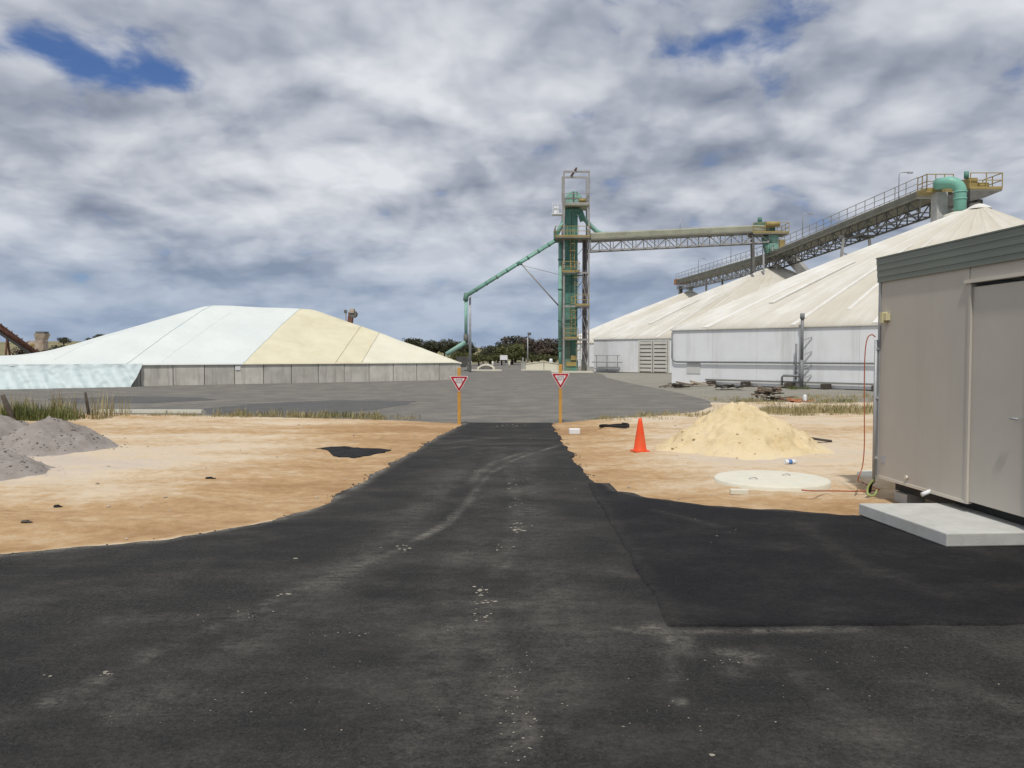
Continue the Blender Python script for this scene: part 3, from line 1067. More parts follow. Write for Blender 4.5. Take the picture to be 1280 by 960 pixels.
# head: rounded hood over the pulley
m = MB()
prof = [(-0.82, 0.0), (-0.82, 0.75)] + [(-0.82 * math.cos(a), 0.75 + 0.72 * math.sin(a)) for a in np.linspace(0.25, math.pi - 0.25, 9)] + [(0.82, 0.75), (0.82, 0.0)]
n = len(prof)
vs = [(6.25 + x, 81.75, 16.9 + z) for x, z in prof] + [(6.25 + x, 82.9, 16.9 + z) for x, z in prof]
m.add(vs, [tuple(range(n)), tuple(range(2 * n - 1, n - 1, -1))] + [(i + n, (i + 1) % n + n, (i + 1) % n, i) for i in range(n)])
head = m.build('elevator_head', M_green2, tw, bevel=0.03)
MB().bbox((6.16, 81.70, 16.95), (6.32, 81.748, 18.3)).build('head_rib', M_steeld, head)
MB().bbox((5.42, 81.70, 17.6), (7.08, 81.747, 17.68)).build('head_flange', M_steeld, head)
MB().tube([(6.75, 81.45, 17.35), (7.45, 81.45, 17.35)], 0.24, 12).build('drive_motor', M_yellow, tw)
MB().bbox((6.85, 81.30, 17.0), (7.35, 81.6, 17.12)).build('motor_mount', M_yellow, tw)
MB().bbox((5.5, 81.8, 16.2), (7.0, 82.8, 16.6)).build('head_throat', M_green, tw)


def platform(parent, x0, x1, y0, y1, z, railmat, deckmat, rails=('x0', 'x1', 'y0'), h=1.05, step=1.1):
    MB().bbox((x0, y0, z - .12), (x1, y1, z)).build('platform', deckmat, parent)
    segs = {'x0': ((x0, y0), (x0, y1)), 'x1': ((x1, y0), (x1, y1)), 'y0': ((x0, y0), (x1, y0)), 'y1': ((x0, y1), (x1, y1))}
    for s in rails:
        (ax, ay), (bx, by) = segs[s]
        for hh in (h, h * .55):
            member('handrail', (ax, ay, z + hh), (bx, by, z + hh), .05, .05, railmat, parent)
        L = math.hypot(bx - ax, by - ay)
        nn = max(1, int(round(L / step)))
        for k in range(nn + 1):
            f = k / nn
            x, y = ax + (bx - ax) * f, ay + (by - ay) * f
            member('rail_post', (x, y, z), (x, y, z + h), .05, .05, railmat, parent)
        member('toe_board', (ax, ay, z + .09), (bx, by, z + .09), .03, .16, railmat, parent)


platform(tw, 5.3, 7.7, 80.7, 83.7, 16.85, M_steel, M_deck, ('x0', 'x1', 'y0'))
platform(tw, 4.35, 7.8, 80.3, 83.9, 13.55, M_yellow, M_deckd)
platform(tw, 5.1, 6.75, 80.75, 81.75, 10.1, M_yellow, M_deckd, ('x0', 'y0'))
platform(tw, 6.4, 7.75, 80.75, 81.75, 6.75, M_yellow, M_deckd, ('x1', 'y0'))
platform(tw, 5.3, 6.7, 80.75, 81.75, 3.4, M_yellow, M_deckd, ('x0', 'y0'))
# the small white landing sticking out left under the head
MB().bbox((4.1, 81.6, 16.0), (5.1, 82.6, 16.12)).build('landing', M_whitep, tw)
for x, y in ((4.1, 81.6), (4.1, 82.6), (5.05, 81.6), (4.6, 81.6)):
    member('landing_post', (x, y, 16.12), (x, y, 17.1), .05, .05, M_whitep, tw)
for z in (16.6, 17.1):
    member('landing_rail', (4.1, 81.6, z), (5.1, 81.6, z), .05, .05, M_whitep, tw)
    member('landing_rail', (4.1, 81.6, z), (4.1, 82.6, z), .05, .05, M_whitep, tw)
MB().bbox((4.25, 81.9, 16.13), (4.75, 82.3, 16.9)).build('control_box', M_whitep, tw)
# down pipe on the left, dark spout column on the right
sp_ = MB().tube([(4.92, 82.0, 2.2), (4.92, 82.0, 13.3)], 0.20, 12).build('down_pipe', M_green2, tw)
MB().tube([(4.92, 82.0, 0.1), (4.92, 82.0, 2.2)], 0.13, 10).build('pipe_foot', M_green, tw)
for z in (2.3, 5.2, 8.4, 11.4):
    MB().tube([(4.92, 82.0, z), (4.92, 82.0, z + .12)], 0.26, 12).build('collar', M_green, sp_)
lc = MB().bbox((7.18, 82.0, 0.1), (7.30, 82.12, 13.4)).build('lattice_post', M_purple, tw)
MB().bbox((7.48, 82.0, 0.1), (7.60, 82.12, 13.4)).build('lattice_post', M_purple, tw)
MB().bbox((7.24, 82.4, 0.1), (7.54, 82.6, 13.4)).build('cable_tray', M_purple, tw)
for k in range(22):
    z = 0.3 + k * 0.6
    a, b = ((7.24, 82.05, z), (7.54, 82.05, z + .6))
    if k % 2:
        a, b = (7.54, 82.05, z), (7.24, 82.05, z + .6)
    member('lattice', a, b, .06, .06, M_purple, lc)
MB().bbox((7.1, 81.6, 0.14), (7.65, 82.0, 1.3)).build('switch_box', M_steeld, tw)
# ladder with yellow cage, landing to landing
for k, (z0, z1, lx) in enumerate(((0.15, 3.4, 6.72), (3.4, 6.75, 6.2), (6.75, 10.1, 6.55), (10.1, 13.5, 6.1))):
    ld = MB()
    for s in (-.2, .2):
        ld.beam((lx + s, 81.2, z0), (lx + s, 81.2, z1 + .9), .05)
    for q in np.arange(z0 + .25, z1 + .8, .3):
        ld.beam((lx - .2, 81.2, q), (lx + .2, 81.2, q), .03)
    L = ld.build('ladder', M_yellow if k % 2 else M_deck, tw)
    for q in np.arange(z0 + 2.1, z1 + .9, .7):
        MB().tube([(lx + .34 * math.cos(a), 81.2 - .62 * math.sin(a), q) for a in np.linspace(0, math.pi, 8)], .03, 5).build('cage_hoop', M_yellow, L)
# chutes from the head
m = MB().tube([(7.0, 82.2, 16.4), (7.25, 82.2, 15.8), (7.7, 82.3, 15.3), (8.6, 82.4, 14.45), (9.2, 82.4, 14.15), (10.6, 82.5, 14.1)], 0.24, 10)
m.build('feed_chute', M_green2, tw)
MB().beam((6.9, 82.2, 16.5), (7.2, 82.2, 15.4), .5, .5).build('chute_hopper', M_green, tw)
MB().tube([(5.6, 82.3, 15.9), (5.0, 82.2, 14.9), (4.6, 82.2, 14.1)], 0.22, 10).build('spout', M_green2, tw)
MB().bbox((4.25, 81.95, 13.56), (4.8, 82.5, 14.35)).build('diverter', M_green, tw)

# ------------------------------------------------------------------ boom chute down to the bunker stack
lo = P(583, 370, 82.2)
hi = P(696, 300, 82.2)
bc = thing('loading_spout', 'long sloping green grain chute carried on a slim grey post', 'grain chute', (lo.x, 82.2, 0))
ch = MB().tube([hi, hi.lerp(lo, .5), lo], 0.18, 12).build('chute', M_green2, bc)
for f in np.arange(.08, .99, .115):
    p = hi.lerp(lo, f)
    d = (lo - hi).normalized()
    MB().tube([p, p + d * .14], 0.22, 12).build('flange', M_green, ch)
MB().beam(hi + Vector((0, 0, .22)), lo + Vector((0, 0, .26)), .09, .07).build('stiffener', M_green2, ch)
MB().tube([lo + Vector((0.02, 0, .32)), lo + Vector((-.06, 0, -.2)), P(582, 376, 82.2)], 0.26, 12).build('elbow', M_green, bc)
MB().tube([P(582.5, 374, 82.2), P(582.5, 424, 82.2)], 0.17, 12).build('drop_pipe', M_green2, bc)
MB().tube([P(582.5, 418, 82.2), P(582.5, 429, 82.2)], 0.26, 12).build('drop_collar', M_steeld, bc)
MB().tube([P(582.5, 427, 82.2), P(574, 433, 82.0), P(558, 443, 81.6)], 0.24, 12).build('lower_chute', M_green2, bc)
pb = P(587.5, 364, 82.7)
MB().tube([(pb.x, 82.7, -0.05), (pb.x, 82.7, pb.z)], [0.14, 0.11], 10).build('post', M_galv, bc)
MB().tube([P(650, 328, 82.2), P(699, 383, 82.2)], 0.07, 8).build('strut', M_steel, bc)
MB().tube([P(650, 331, 82.2), P(698, 343, 82.2)], 0.025, 6).build('stay_cable', M_steel, bc)
MB().bbox((P(650, 0, 82.2).x - .2, 81.9, P(650, 329, 82.2).z - .12), (P(650, 0, 82.2).x + .2, 82.5, P(650, 329, 82.2).z + .12)).build('strut_lug', M_green, bc)


# ------------------------------------------------------------------ conveyor galleries
def gallery(name, label, A, B, wd, cov, tr, bay, cover_mat, truss_mat, rail_mat, rail_h=1.0, cat='conveyor', rail_both=True):
    """covered belt on a lattice truss; A and B are the ends of the top centre line"""
    A, B = Vector(A), Vector(B)
    t = thing(name, label, cat, (A.x, A.y, A.z - cov - tr))
    d = (B - A)
    L = d.length
    d = d / L
    side = Vector((d.y, -d.x, 0)).normalized()
    up = Vector((0, 0, 1))
    nseg = max(2, int(L / 6))
    for k in range(nseg):       # cover sheets butted end to end
        p, q = A + d * (L * k / nseg + .01), A + d * (L * (k + 1) / nseg - .01)
        m = MB()
        prof = [(-wd / 2, -cov), (-wd / 2, -.14), (-wd * .36, 0), (wd * .36, 0), (wd / 2, -.14), (wd / 2, -cov)]
        n = len(prof)
        vs = [p + side * a + up * b for a, b in prof] + [q + side * a + up * b for a, b in prof]
        m.add(vs, [tuple(range(n - 1, -1, -1)), tuple(range(n, 2 * n))] + [(i, (i + 1) % n, (i + 1) % n + n, i + n) for i in range(n)])
        m.build('belt_cover', cover_mat, t)
    MB().beam(A - up * (cov + .09), B - up * (cov + .09), wd + .3, .12).build('floor_plate', M_deckd, t)
    nb = max(2, int(round(L / bay)))
    for s in (-1, 1):
        o = side * (s * wd * .46)
        ztop, zbot = -up * (cov + .16), -up * (cov + tr)
        MB().beam(A + o + zbot, B + o + zbot, .12).build('bottom_chord', truss_mat, t)
        MB().beam(A + o + ztop, B + o + ztop, .12).build('top_chord', truss_mat, t)
        for k in range(nb + 1):
            p = A + d * (L * k / nb) + o
            member('truss_post', p + ztop, p + zbot, .08, .08, truss_mat, t)
            if k < nb:
                q = A + d * (L * (k + 1) / nb) + o
                a, b = (p + ztop, q + zbot) if k % 2 else (p + zbot, q + ztop)
                member('truss_diagonal', a, b, .07, .07, truss_mat, t)
        if rail_h and (s < 0 or rail_both):
            ro = side * (s * (wd / 2 + .12)) - up * .2
            MB().tube([A + ro + up * rail_h, B + ro + up * rail_h], .028, 6).build('handrail', rail_mat, t)
            MB().tube([A + ro + up * rail_h * .55, B + ro + up * rail_h * .55], .022, 6).build('handrail', rail_mat, t)
            for k in range(0, nb + 1):
                p = A + d * (L * k / nb) + ro
                member('rail_post', p, p + up * rail_h, .045, .045, rail_mat, t)
    for k in range(0, nb + 1):
        p = A + d * (L * k / nb) - up * (cov + tr)
        member('cross_tie', p - side * wd * .46, p + side * wd * .46, .07, .07, truss_mat, t)
    return t


gt = gallery('tower_conveyor', 'level covered conveyor bridge from the elevator tower to the middle shed peak', (7.9, 82.3, 14.15), (26.6, 84.2, 15.30), 1.5, .62, 1.2, 1.2,
             M_deck, M_steel, M_yellow, 0.0)
for k in (3, 7, 10):
    p = Vector((7.9, 82.3, 14.15)).lerp(Vector((26.6, 84.2, 15.3)), k / 13.8)
    if k == 7:
        MB().tube([p, p + Vector((0, 0, 1.1))], .03, 6).build('light_pole', M_galv, gt)
# transfer head over shed 2
th = thing('transfer_station', 'yellow railed transfer platform with green hopper over the middle shed peak', 'platform', (27.4, 84.3, 11.2))
platform(th, 24.9, 28.6, 83.1, 85.4, 14.35, M_yellow, M_deckd, ('x1', 'y0', 'y1'))
MB().bbox((25.4, 83.5, 14.6), (27.3, 85.0, 15.55)).build('drive_housing', M_green, th)
MB().tube([(26.2, 83.1, 15.25), (27.6, 83.1, 15.25)], .26, 12).build('drive_motor', M_yellow, th)
MB().tube([(25.9, 84.2, 15.55), (25.9, 84.2, 16.1)], .22, 12).build('vent', M_green, th)
MB().bbox((26.6, 83.6, 12.75), (27.7, 84.8, 14.22)).build('hopper', M_green2, th)
MB().beam((26.5, 84.0, 14.1), (26.9, 84.0, 12.4), .8, .8).build('hopper_leg', M_green, th)
for x, y in ((24.95, 83.4), (25.35, 85.1)):
    member('trestle_leg', (x, y, 14.22), (x + .1, y, 10.4), .26, .26, M_steeld, th)
member('trestle_leg', (26.0, 83.2, 12.2), (26.0, 83.0, 10.2), .16, .16, M_galv, th)
member('trestle_leg', (26.9, 83.2, 12.9), (27.4, 83.0, 10.4), .16, .16, M_galv, th)
MB().bbox((27.72, 83.3, 12.8), (28.3, 84.9, 13.7)).build('guard', M_yellow, th)
for z in (13.0, 13.5):
    member('trestle_tie', (24.95, 83.4, z - 1), (25.35, 85.1, z), .1, .1, M_steeld, th)

GA = (25.95, 122.5, 13.25); GB = (27.62, 85.6, 12.55); GC = (27.75, 82.6, 12.6); GD = (28.75, 55.3, 13.2)
ga = gallery('far_conveyor', 'covered conveyor bridge running from the middle shed to the far shed', GA, GB, 1.7, .55, 1.0, 1.8, M_deckd, M_steel, M_steel, .95)
gb = gallery('near_conveyor', 'long covered conveyor bridge climbing over the nearest shed to its peak', (27.62, 85.5, 12.55), GD, 1.7, .55, 1.1, 1.5, M_deckd, M_steeld, M_steel, .95)
# tail guard, trestles on roofs
MB().bbox((25.0, 122.4, 12.5), (26.9, 124.0, 13.3)).build('tail_guard', M_orange, ga)
MB().bbox((25.1, 120.5, 10.6), (25.6, 121.0, 12.0)).build('trestle_leg', M_steeld, ga)
MB().bbox((26.3, 119.0, 10.6), (26.8, 119.5, 12.0)).build('trestle_leg', M_steel, ga)
MB().bbox((25.3, 104.9, 7.6), (25.5, 105.1, 11.7)).build('trestle_leg', M_steeld, ga)
MB().bbox((27.4, 104.9, 7.6), (27.6, 105.1, 11.7)).build('trestle_leg', M_steeld, ga)
for y0 in (66.5,):
    for x in (27.4, 29.5):
        member('trestle_leg', (x, y0, 11.6), (x + (.4 if x > 28 else -.4), y0, 7.4), .18, .18, M_steel, gb)
    member('trestle_tie', (27.2, y0, 10.3), (29.7, y0, 9.1), .1, .1, M_steel, gb)
    member('trestle_tie', (27.0, y0, 11.55), (29.9, y0, 11.55), .22, .22, M_steeld, gb)
MB().beam((28.9, 83.4, 11.9), (30.4, 81.6, 9.3), .9, .9).build('discharge_chute', M_steel, gb)
for yy in (110.0, 96.0, 75.0, 58.0):
    f = (122.5 - yy) / (122.5 - 50.2)
    z = 13.0
    x = 26.0 + f * 3.2 - 1.05
    g_ = ga if yy > 86 else gb
    pl = MB().tube([(x, yy, z - .3), (x, yy, z + 1.75), (x + .12, yy, z + 1.9), (x + .7, yy, z + 1.92)], .035, 6).build('light_pole', M_galv, g_)
    MB().box((x + .8, yy, z + 1.88), (.35, .16, .1)).build('lamp', M_galv, pl)
# head station over shed 1: its platform runs across the peak
hs = thing('head_station', 'yellow railed conveyor head platform at the nearest shed peak', 'platform', (30.2, 54.0, 10.6))
platform(hs, 30.1, 32.2, 53.0, 55.2, 12.70, M_yellow, M_deckd, ('x1', 'y0', 'y1'), step=.9)
platform(hs, 27.45, 29.2, 53.4, 54.6, 12.70, M_yellow, M_yellow, ('x0', 'y0'), step=.6)
MB().add([(30.1, 53.0, 12.575), (32.15, 53.0, 12.575), (32.15, 55.2, 12.575), (30.1, 55.2, 12.575), (30.1, 53.0, 11.9), (31.1, 53.0, 12.15), (31.1, 55.2, 12.15), (30.1, 55.2, 11.9)],
         [(3, 2, 1, 0), (4, 5, 6, 7), (0, 1, 5, 4), (1, 2, 6, 5), (2, 3, 7, 6), (3, 0, 4, 7)]).build('deck_frame', M_steeld, hs)
MB().bbox((30.15, 53.3, 12.71), (30.75, 54.6, 13.5)).build('drive_housing', M_yellow, hs)
MB().tube([(30.75, 53.3, 12.98), (31.4, 53.3, 12.98)], .22, 12).build('drive_motor', M_yellow, hs)
MB().bbox((30.8, 53.5, 12.71), (31.45, 54.4, 13.0)).build('gearbox', M_green2, hs)
MB().tube([(30.0, 53.3, 13.45), (30.0, 53.3, 13.9)], .15, 10).build('vent', M_green, hs)
MB().bbox((28.05, 53.2, 9.6), (28.75, 54.0, 12.57)).build('support_pier', simple('pier_grey', (0.42, 0.42, 0.40), .8), hs)
MB().bbox((30.15, 53.1, 10.4), (30.80, 53.9, 11.88)).build('discharge_box', M_steeld, hs)
MB().bbox((30.9, 53.6, 11.2), (31.3, 54.4, 12.14)).build('discharge_box', M_steeld, hs)
MB().bbox((28.8, 53.5, 11.7), (30.08, 54.8, 12.56)).build('under_frame', M_steeld, hs)
MB().bbox((28.77, 53.4, 10.9), (30.1, 53.5, 11.5)).build('cross_beam', M_steel, hs)
# the big green elbow pipe into the roof
vp = thing('vent_pipe', 'big green elbow vent pipe entering the nearest shed roof', 'pipe', (29.1, 52.2, 10.4))
cx, cz, rr = 28.35, 12.36, 0.66
pts = [Vector((28.0, 53.2, cz + rr + .02))]
for a in np.linspace(math.pi / 2, 0, 11):
    pts.append(Vector((cx + rr * math.cos(a), 52.5 - .3 * math.cos(a), cz + rr * math.sin(a))))
pts.append(Vector((cx + rr, 52.2, 9.9)))
el = MB().tube(pts, .375, 20).build('elbow', M_pipegreen, vp)
for z in (12.35, 11.9):
    MB().tube([(cx + rr, 52.2, z - .04), (cx + rr, 52.2, z + .04)], .41, 20).build('flange', M_pipegreen, el)
MB().lathe([(.95, 10.4), (.95, 10.9), (.5, 11.05), (.44, 11.05)], (cx + rr, 52.2, 0), 20).build('roof_collar', M_conc, vp)

# ------------------------------------------------------------------ covered grain stack behind a concrete bunker wall
BR = Vector((-3.8, 59.0, 0))
bw = Vector((-0.845, -0.537, 0)).normalized()     # along the wall, right to left
bn = Vector((-0.537, 0.845, 0)).normalized()      # back into the stack
WH = 1.26
wall = thing('bunker_wall', 'low wall of grey concrete panels holding the covered grain stack', 'wall', BR)
wang = math.atan2(bw.y, bw.x)
npan = 22
pwid = 1.80
PAN = MB().box((0, 0, WH / 2 - .05), (pwid - .05, .16, WH + .10)).mesh('panel', M_bunk)
RIB = MB().box((0, 0, WH / 2 - .05), (.09, .10, WH + .06)).mesh('pilaster', M_bdark)
for k in range(npan):
    s = pwid * (k + .5)
    c = BR + bw * s + bn * random.uniform(-.012, .012)
    place(PAN, 'panel', wall, Matrix.Translation(c) @ Matrix.Rotation(wang, 4, 'Z'))
    if k:
        c = BR + bw * (pwid * k) - bn * .02
        place(RIB, 'pilaster', wall, Matrix.Translation(c + bn * .06) @ Matrix.Rotation(wang, 4, 'Z'))
for k in range(11):
    c = BR + bn * (pwid * (k + .5) + .1) + bw * .05
    place(PAN, 'panel', wall, Matrix.Translation(c) @ Matrix.Rotation(wang + math.pi / 2, 4, 'Z'))
pl = MB()
c = BR + bw * 16.0 - bn * .10
pl.box(c + Vector((0, 0, .98)), (.32, .02, .24), wang)
pl.build('notice_plate', M_whitep, wall)


def smin(vals, k=.22):
    return -k * math.log(sum(math.exp(-v / k) for v in vals))


def stack_z(s, t):
    front = WH + .04 + .46 * t - .004 * t * t
    right = WH + .04 + .53 * s
    back = WH + .04 + .42 * (21 - t)
    lin = 5.62 - .345 * (s - 15.2)
    left = 1.70 + .30 * math.log(1 + math.exp((lin - 1.70) / .30))
    top_ = 5.42 + .012 * (s - 8)
    z = smin([front, right, back, left, top_], .09)
    z += .045 * fbm(s * .5, t * .5, .8, 3) * min(1, t * .4 + .1)
    return z


def stack_p(s, t, dz=0.0):
    p = BR + bw * s + bn * t
    return (p.x, p.y, stack_z(s, max(0, t)) + dz)


KQ = .69
stack = thing('covered_grain_stack', 'broad low grain stack under white and cream tarpaulins', 'grain stack', BR + bw * 14 + bn * 10)
qb = [-0.12, 7.7, 9.55, 15.6, 22.3, 58.0]
mats = [M_tarpc2, M_tarpc, M_tarpc, M_tarpw, M_tarpw]
labels = ['pale cream tarpaulin sheet at the right end', 'cream tarpaulin sheet', 'wide cream tarpaulin sheet', 'white tarpaulin sheet', 'white tarpaulin sheet at the left end']
for k in range(5):
    q0, q1 = qb[k], qb[k + 1]
    tmax = min(21.1, (q1 + .1) / KQ - .02)
    trs = np.concatenate([[-.16, -.14], np.linspace(-.1, tmax, 60)])
    ncol = 26 if k < 4 else 60
    V = np.zeros((len(trs), ncol, 3))
    for i, t_ in enumerate(trs):
        s0 = max(q0 - KQ * t_, -.12)
        s1 = min(max(q1 - KQ * t_, -.1), 40)
        for j in range(ncol):
            s = s0 + (s1 - s0) * j / (ncol - 1)
            x, y, z = stack_p(s, t_)
            if i == 0:
                z -= .09
            V[i, j] = (x, y, z)
    o = part_mesh('tarp_sheet', grid_mesh('tarp_sheet', V, mats[k]), stack)
    o['label'] = labels[k]
for k in range(1, 5):
    q = qb[k]
    tm = min(14.0, (q + .05) / KQ)
    pts = [stack_p(q - KQ * t_, t_, .012) for t_ in np.linspace(-.1, tm, 40)]
    MB().tube(pts, .022, 6).build('seam', M_seam if k < 3 else M_tarpw2, stack)
for (s0, t0, s1, t1) in ((20.4, .2, 14.4, 8.4), (26.0, .5, 21.0, 7.0)):
    pts = [stack_p(s0 + (s1 - s0) * f, t0 + (t1 - t0) * f, .0) for f in np.linspace(0, 1, 24)]
    MB().tube(pts, .014, 6).build('seam', M_tarpw2, stack)
# right end closing flap behind the side wall and the blue-white skirt hanging over the wall
rowsn = 22
ss = np.linspace(0, 1, 240)
V = np.zeros((rowsn, len(ss), 3))
for i in range(rowsn):
    v = i / (rowsn - 1)
    for j, f in enumerate(ss):
        s = 21.5 + .75 * v ** 1.3 + f * (40 - 21.5 - .75 * v)
        fold = (math.sin(s * 3.6 + v * 3.6 + 1.6 * fbm(s, 0, .5)) * .5 + .5 * math.sin(s * 8.1 + v * 5.5 + 2 * fbm(s, 3, .7))) * .20 * v ** .7 * (1.1 - .3 * v)
        t_ = -.16 - .95 * v ** 1.35 + fold + .05 * fbm(s, v * 2, 2.0)
        z = (WH + .035) * (1 - v) + .005 + .02 * math.sin(math.pi * v)
        z += -.03 * v if i == rowsn - 1 else 0
        p = BR + bw * s + bn * t_
        V[i, j] = (p.x, p.y, z)
o = part_mesh('tarp_skirt', grid_mesh('tarp_skirt', V[::-1], M_skirt), stack)
o['label'] = 'pale blue tarpaulin skirt hanging over the wall in folds'

# ------------------------------------------------------------------ site hut
hut_a = Vector((4.87, 10.62, 0)); hut_b = Vector((5.05, 7.95, 0))
hd = (hut_b - hut_a).normalized()            # along the wall towards the camera
hn = Vector((-hd.y, hd.x, 0))                # into the hut
hn = hn if hn.x > 0 else -hn
HL, HW, HZ0, HZ1 = 8.4, 2.9, .25, 2.86
ha = math.atan2(hd.y, hd.x)
hut = thing('site_hut', 'beige transportable site hut with dark green roof fascia', 'hut', hut_a)


def hp(a, o, z):
    return hut_a + hd * a + hn * o + Vector((0, 0, z))


def hbox(a0, a1, o0, o1, z0, z1):
    return MB().box(hp((a0 + a1) / 2, (o0 + o1) / 2, (z0 + z1) / 2), (a1 - a0, o1 - o0, z1 - z0), ha)


D0, D1 = 1.905, 2.83
for a0, a1, z0 in ((0, 1.86, HZ0), (2.87, 5.05, HZ0), (5.056, HL, HZ0)):
    hbox(a0, a1 - .006, 0, .06, z0, HZ1).build('wall_panel', M_hut, hut)
hbox(1.862, 2.862, 0.004, .06, 2.67, HZ1).build('wall_panel', M_hut, hut)
hbox(0, .06, .062, HW - .062, HZ0, HZ1).build('wall_panel', M_hut, hut)
hbox(HL - .066, HL - .006, .062, HW - .062, HZ0, HZ1).build('wall_panel', M_hut, hut)
hbox(0, HL - .006, HW - .06, HW, HZ0, HZ1).build('wall_panel', M_hut, hut)
hbox(.062, HL - .07, .062, HW - .062, HZ0 + .02, HZ0 + .10).build('floor', M_timberd, hut)
dr = hbox(D0, D1, .012, .05, HZ0 + .03, 2.62).build('door', M_hutdoor, hut)
MB().tube([hp(D1 - .10, -.045, 1.25), hp(D1 - .22, -.045, 1.25)], .012, 8).build('handle', M_galv, dr)
hbox(D0 - .042, D0 - .003, -.014, .05, HZ0, 2.66).build('door_jamb', M_hut, hut)
hbox(D1 + .003, D1 + .037, -.014, .05, HZ0, 2.66).build('door_jamb', M_hut, hut)
hbox(1.80, 3.0, -.03, .055, 2.665, 2.705).build('door_flashing', M_huttrim, hut)
hbox(-.002, 1.86, -.012, -.001, HZ0, HZ0 + .035).build('base_trim', M_huttrim, hut)
hbox(2.87, HL, -.012, -.001, HZ0, HZ0 + .035).build('base_trim', M_huttrim, hut)
hbox(-.014, .035, -.014, -.002, HZ0 + .036, HZ1).build('corner_trim', M_galv, hut)
# chassis and piers
for o_ in (.25, HW - .25):
    hbox(.1, HL - .1, o_ - .05, o_ + .05, .10, HZ0 - .005).build('chassis_rail', M_chassis, hut)
for a in (.35, 2.6, 5.0, 7.6):
    for o_ in (.25, HW - .25):
        hbox(a - .15, a + .15, o_ - .12, o_ + .12, -.10, .098).build('pier', M_slab, hut)
# roof fascia: pressed metal, three shadow steps, flaring outwards
rf = hbox(-.045, HL + .05, -.045, HW + .05, 3.148, 3.165).build('roof', M_fascia, hut)
steps = [(0.026, 2.835, 2.90), (.030, 2.90, 2.985), (.034, 2.985, 3.065), (.038, 3.065, 3.146)]
for side_ in range(2):
    for o_, z0, z1 in steps:
        if side_ == 0:
            hbox(-o_, HL + .05, -o_, -.001, z0 + .0015, z1 - .0015).build('fascia_strip', M_fascia, rf)
        else:
            hbox(-o_, .0, .0, HW, z0 + .0015, z1 - .0015).build('fascia_strip', M_fascia, rf)
# fittings
lt = hbox(.13, .20, -.075, 0, 2.30, 2.44).build('wall_light', M_beacon, hut)
hbox(.20, .26, -.06, -.001, 2.33, 2.42).build('light_box', M_beacon, lt)
MB().tube([hp(.0, -.045, .18), hp(.0, -.045, 2.08)], .022, 8).build('conduit', M_galv, hut)
for z in (.5, 1.3, 1.95):
    hbox(-.03, .03, -.05, -.002, z, z + .03).build('conduit_clip', M_galv, hut)
MB().tube([hp(.0, -.045, .20), hp(-.04, -.06, .16), hp(-.03, -.09, .04)], .024, 8).build('conduit_bend', M_black, hut)
MB().tube([hp(1.20, -.10, .23), hp(1.20, .02, .275)], .026, 10).build('waste_pipe', M_whitep, hut)
MB().tube([hp(.72, -.002, .36), hp(.72, -.03, .36)], .025, 10).build('vent_plug', M_huttrim, hut)
hbox(.10, .20, -.004, -.001, .46, .56).build('sticker', simple('sticker', (.42, .42, .46), .5, .2, 30), hut)

# concrete step
stp = MB()
q = [G(1073, 645.5), G(1183, 686.5), G(1284, 684.5)]
a, b, c = q[0], q[1], q[2]
out = [(a.x, a.y), (b.x, b.y), (c.x + .16, c.y), (c.x + .12, a.y + .02)]
st = MB().prism(out, 0.02, 0.155).build('concrete_step', M_slab, None, bevel=.012)
tag(st, 'pale rectangular concrete slab step below the hut door', 'step')

# orange lead hanging off the hut corner
lp = [hp(-.01, -.05, 2.12), hp(-.02, -.10, 2.15), hp(-.03, -.16, 2.10), hp(-.05, -.20, 1.85), hp(-.05, -.195, 1.3), hp(-.06, -.185, .8), hp(-.05, -.20, .45), hp(-.02, -.24, .22), hp(.10, -.30, .07)]
lp += [G(1062, 613, .035), G(1035, 615, .035)]
# smooth it with a Catmull-Rom pass


def catmull(p, n=8):
    p = [p[0]] + list(p) + [p[-1]]
    out = []
    for i in range(1, len(p) - 2):
        for k in range(n):
            t_ = k / n
            a_, b_, c_, d_ = p[i - 1], p[i], p[i + 1], p[i + 2]
            out.append(.5 * ((2 * b_) + (c_ - a_) * t_ + (2 * a_ - 5 * b_ + 4 * c_ - d_) * t_ ** 2 + (3 * b_ - a_ - 3 * c_ + d_) * t_ ** 3))
    out.append(p[-2])
    return out


cord = [hp(-.01, -.05, 2.12), hp(-.02, -.10, 2.15), hp(-.03, -.155, 2.08), hp(-.04, -.175, 1.8), hp(-.05, -.165, 1.2), hp(-.05, -.155, .7), hp(-.06, -.17, .40), hp(-.08, -.22, .20)]
g1 = [G(1075, 606, .03), G(1052, 613.5, .03), G(1020, 613, .10), G(1000, 613, .105)]
g0 = [G(1098, 613, .03), G(1070, 614, .03), G(1040, 613.5, .035), G(1015, 613.5, .105), G(1002, 612.5, .108)]
o = MB().tube(catmull(cord + [G(1078, 603, .03), G(1092, 609, .03), G(1100, 612, .02)]), .008, 6).build('power_lead', M_lead)
tag(o, 'orange power lead hanging in a loop from the hut corner', 'lead')
o = MB().tube(catmull(g0), .010, 6).build('power_lead', M_lead)
tag(o, 'red orange lead lying on the sand up to the concrete lid', 'lead')
o = MB().tube(catmull([hp(.02, -.06, .22), hp(.0, -.12, .12), hp(.04, -.14, .03), hp(.12, -.10, .03), hp(.1, -.05, .1)]), .014, 6).build('garden_hose', simple('hose_green', (.30, .36, .12), .5))
tag(o, 'short green hose end dangling below the hut corner', 'hose')

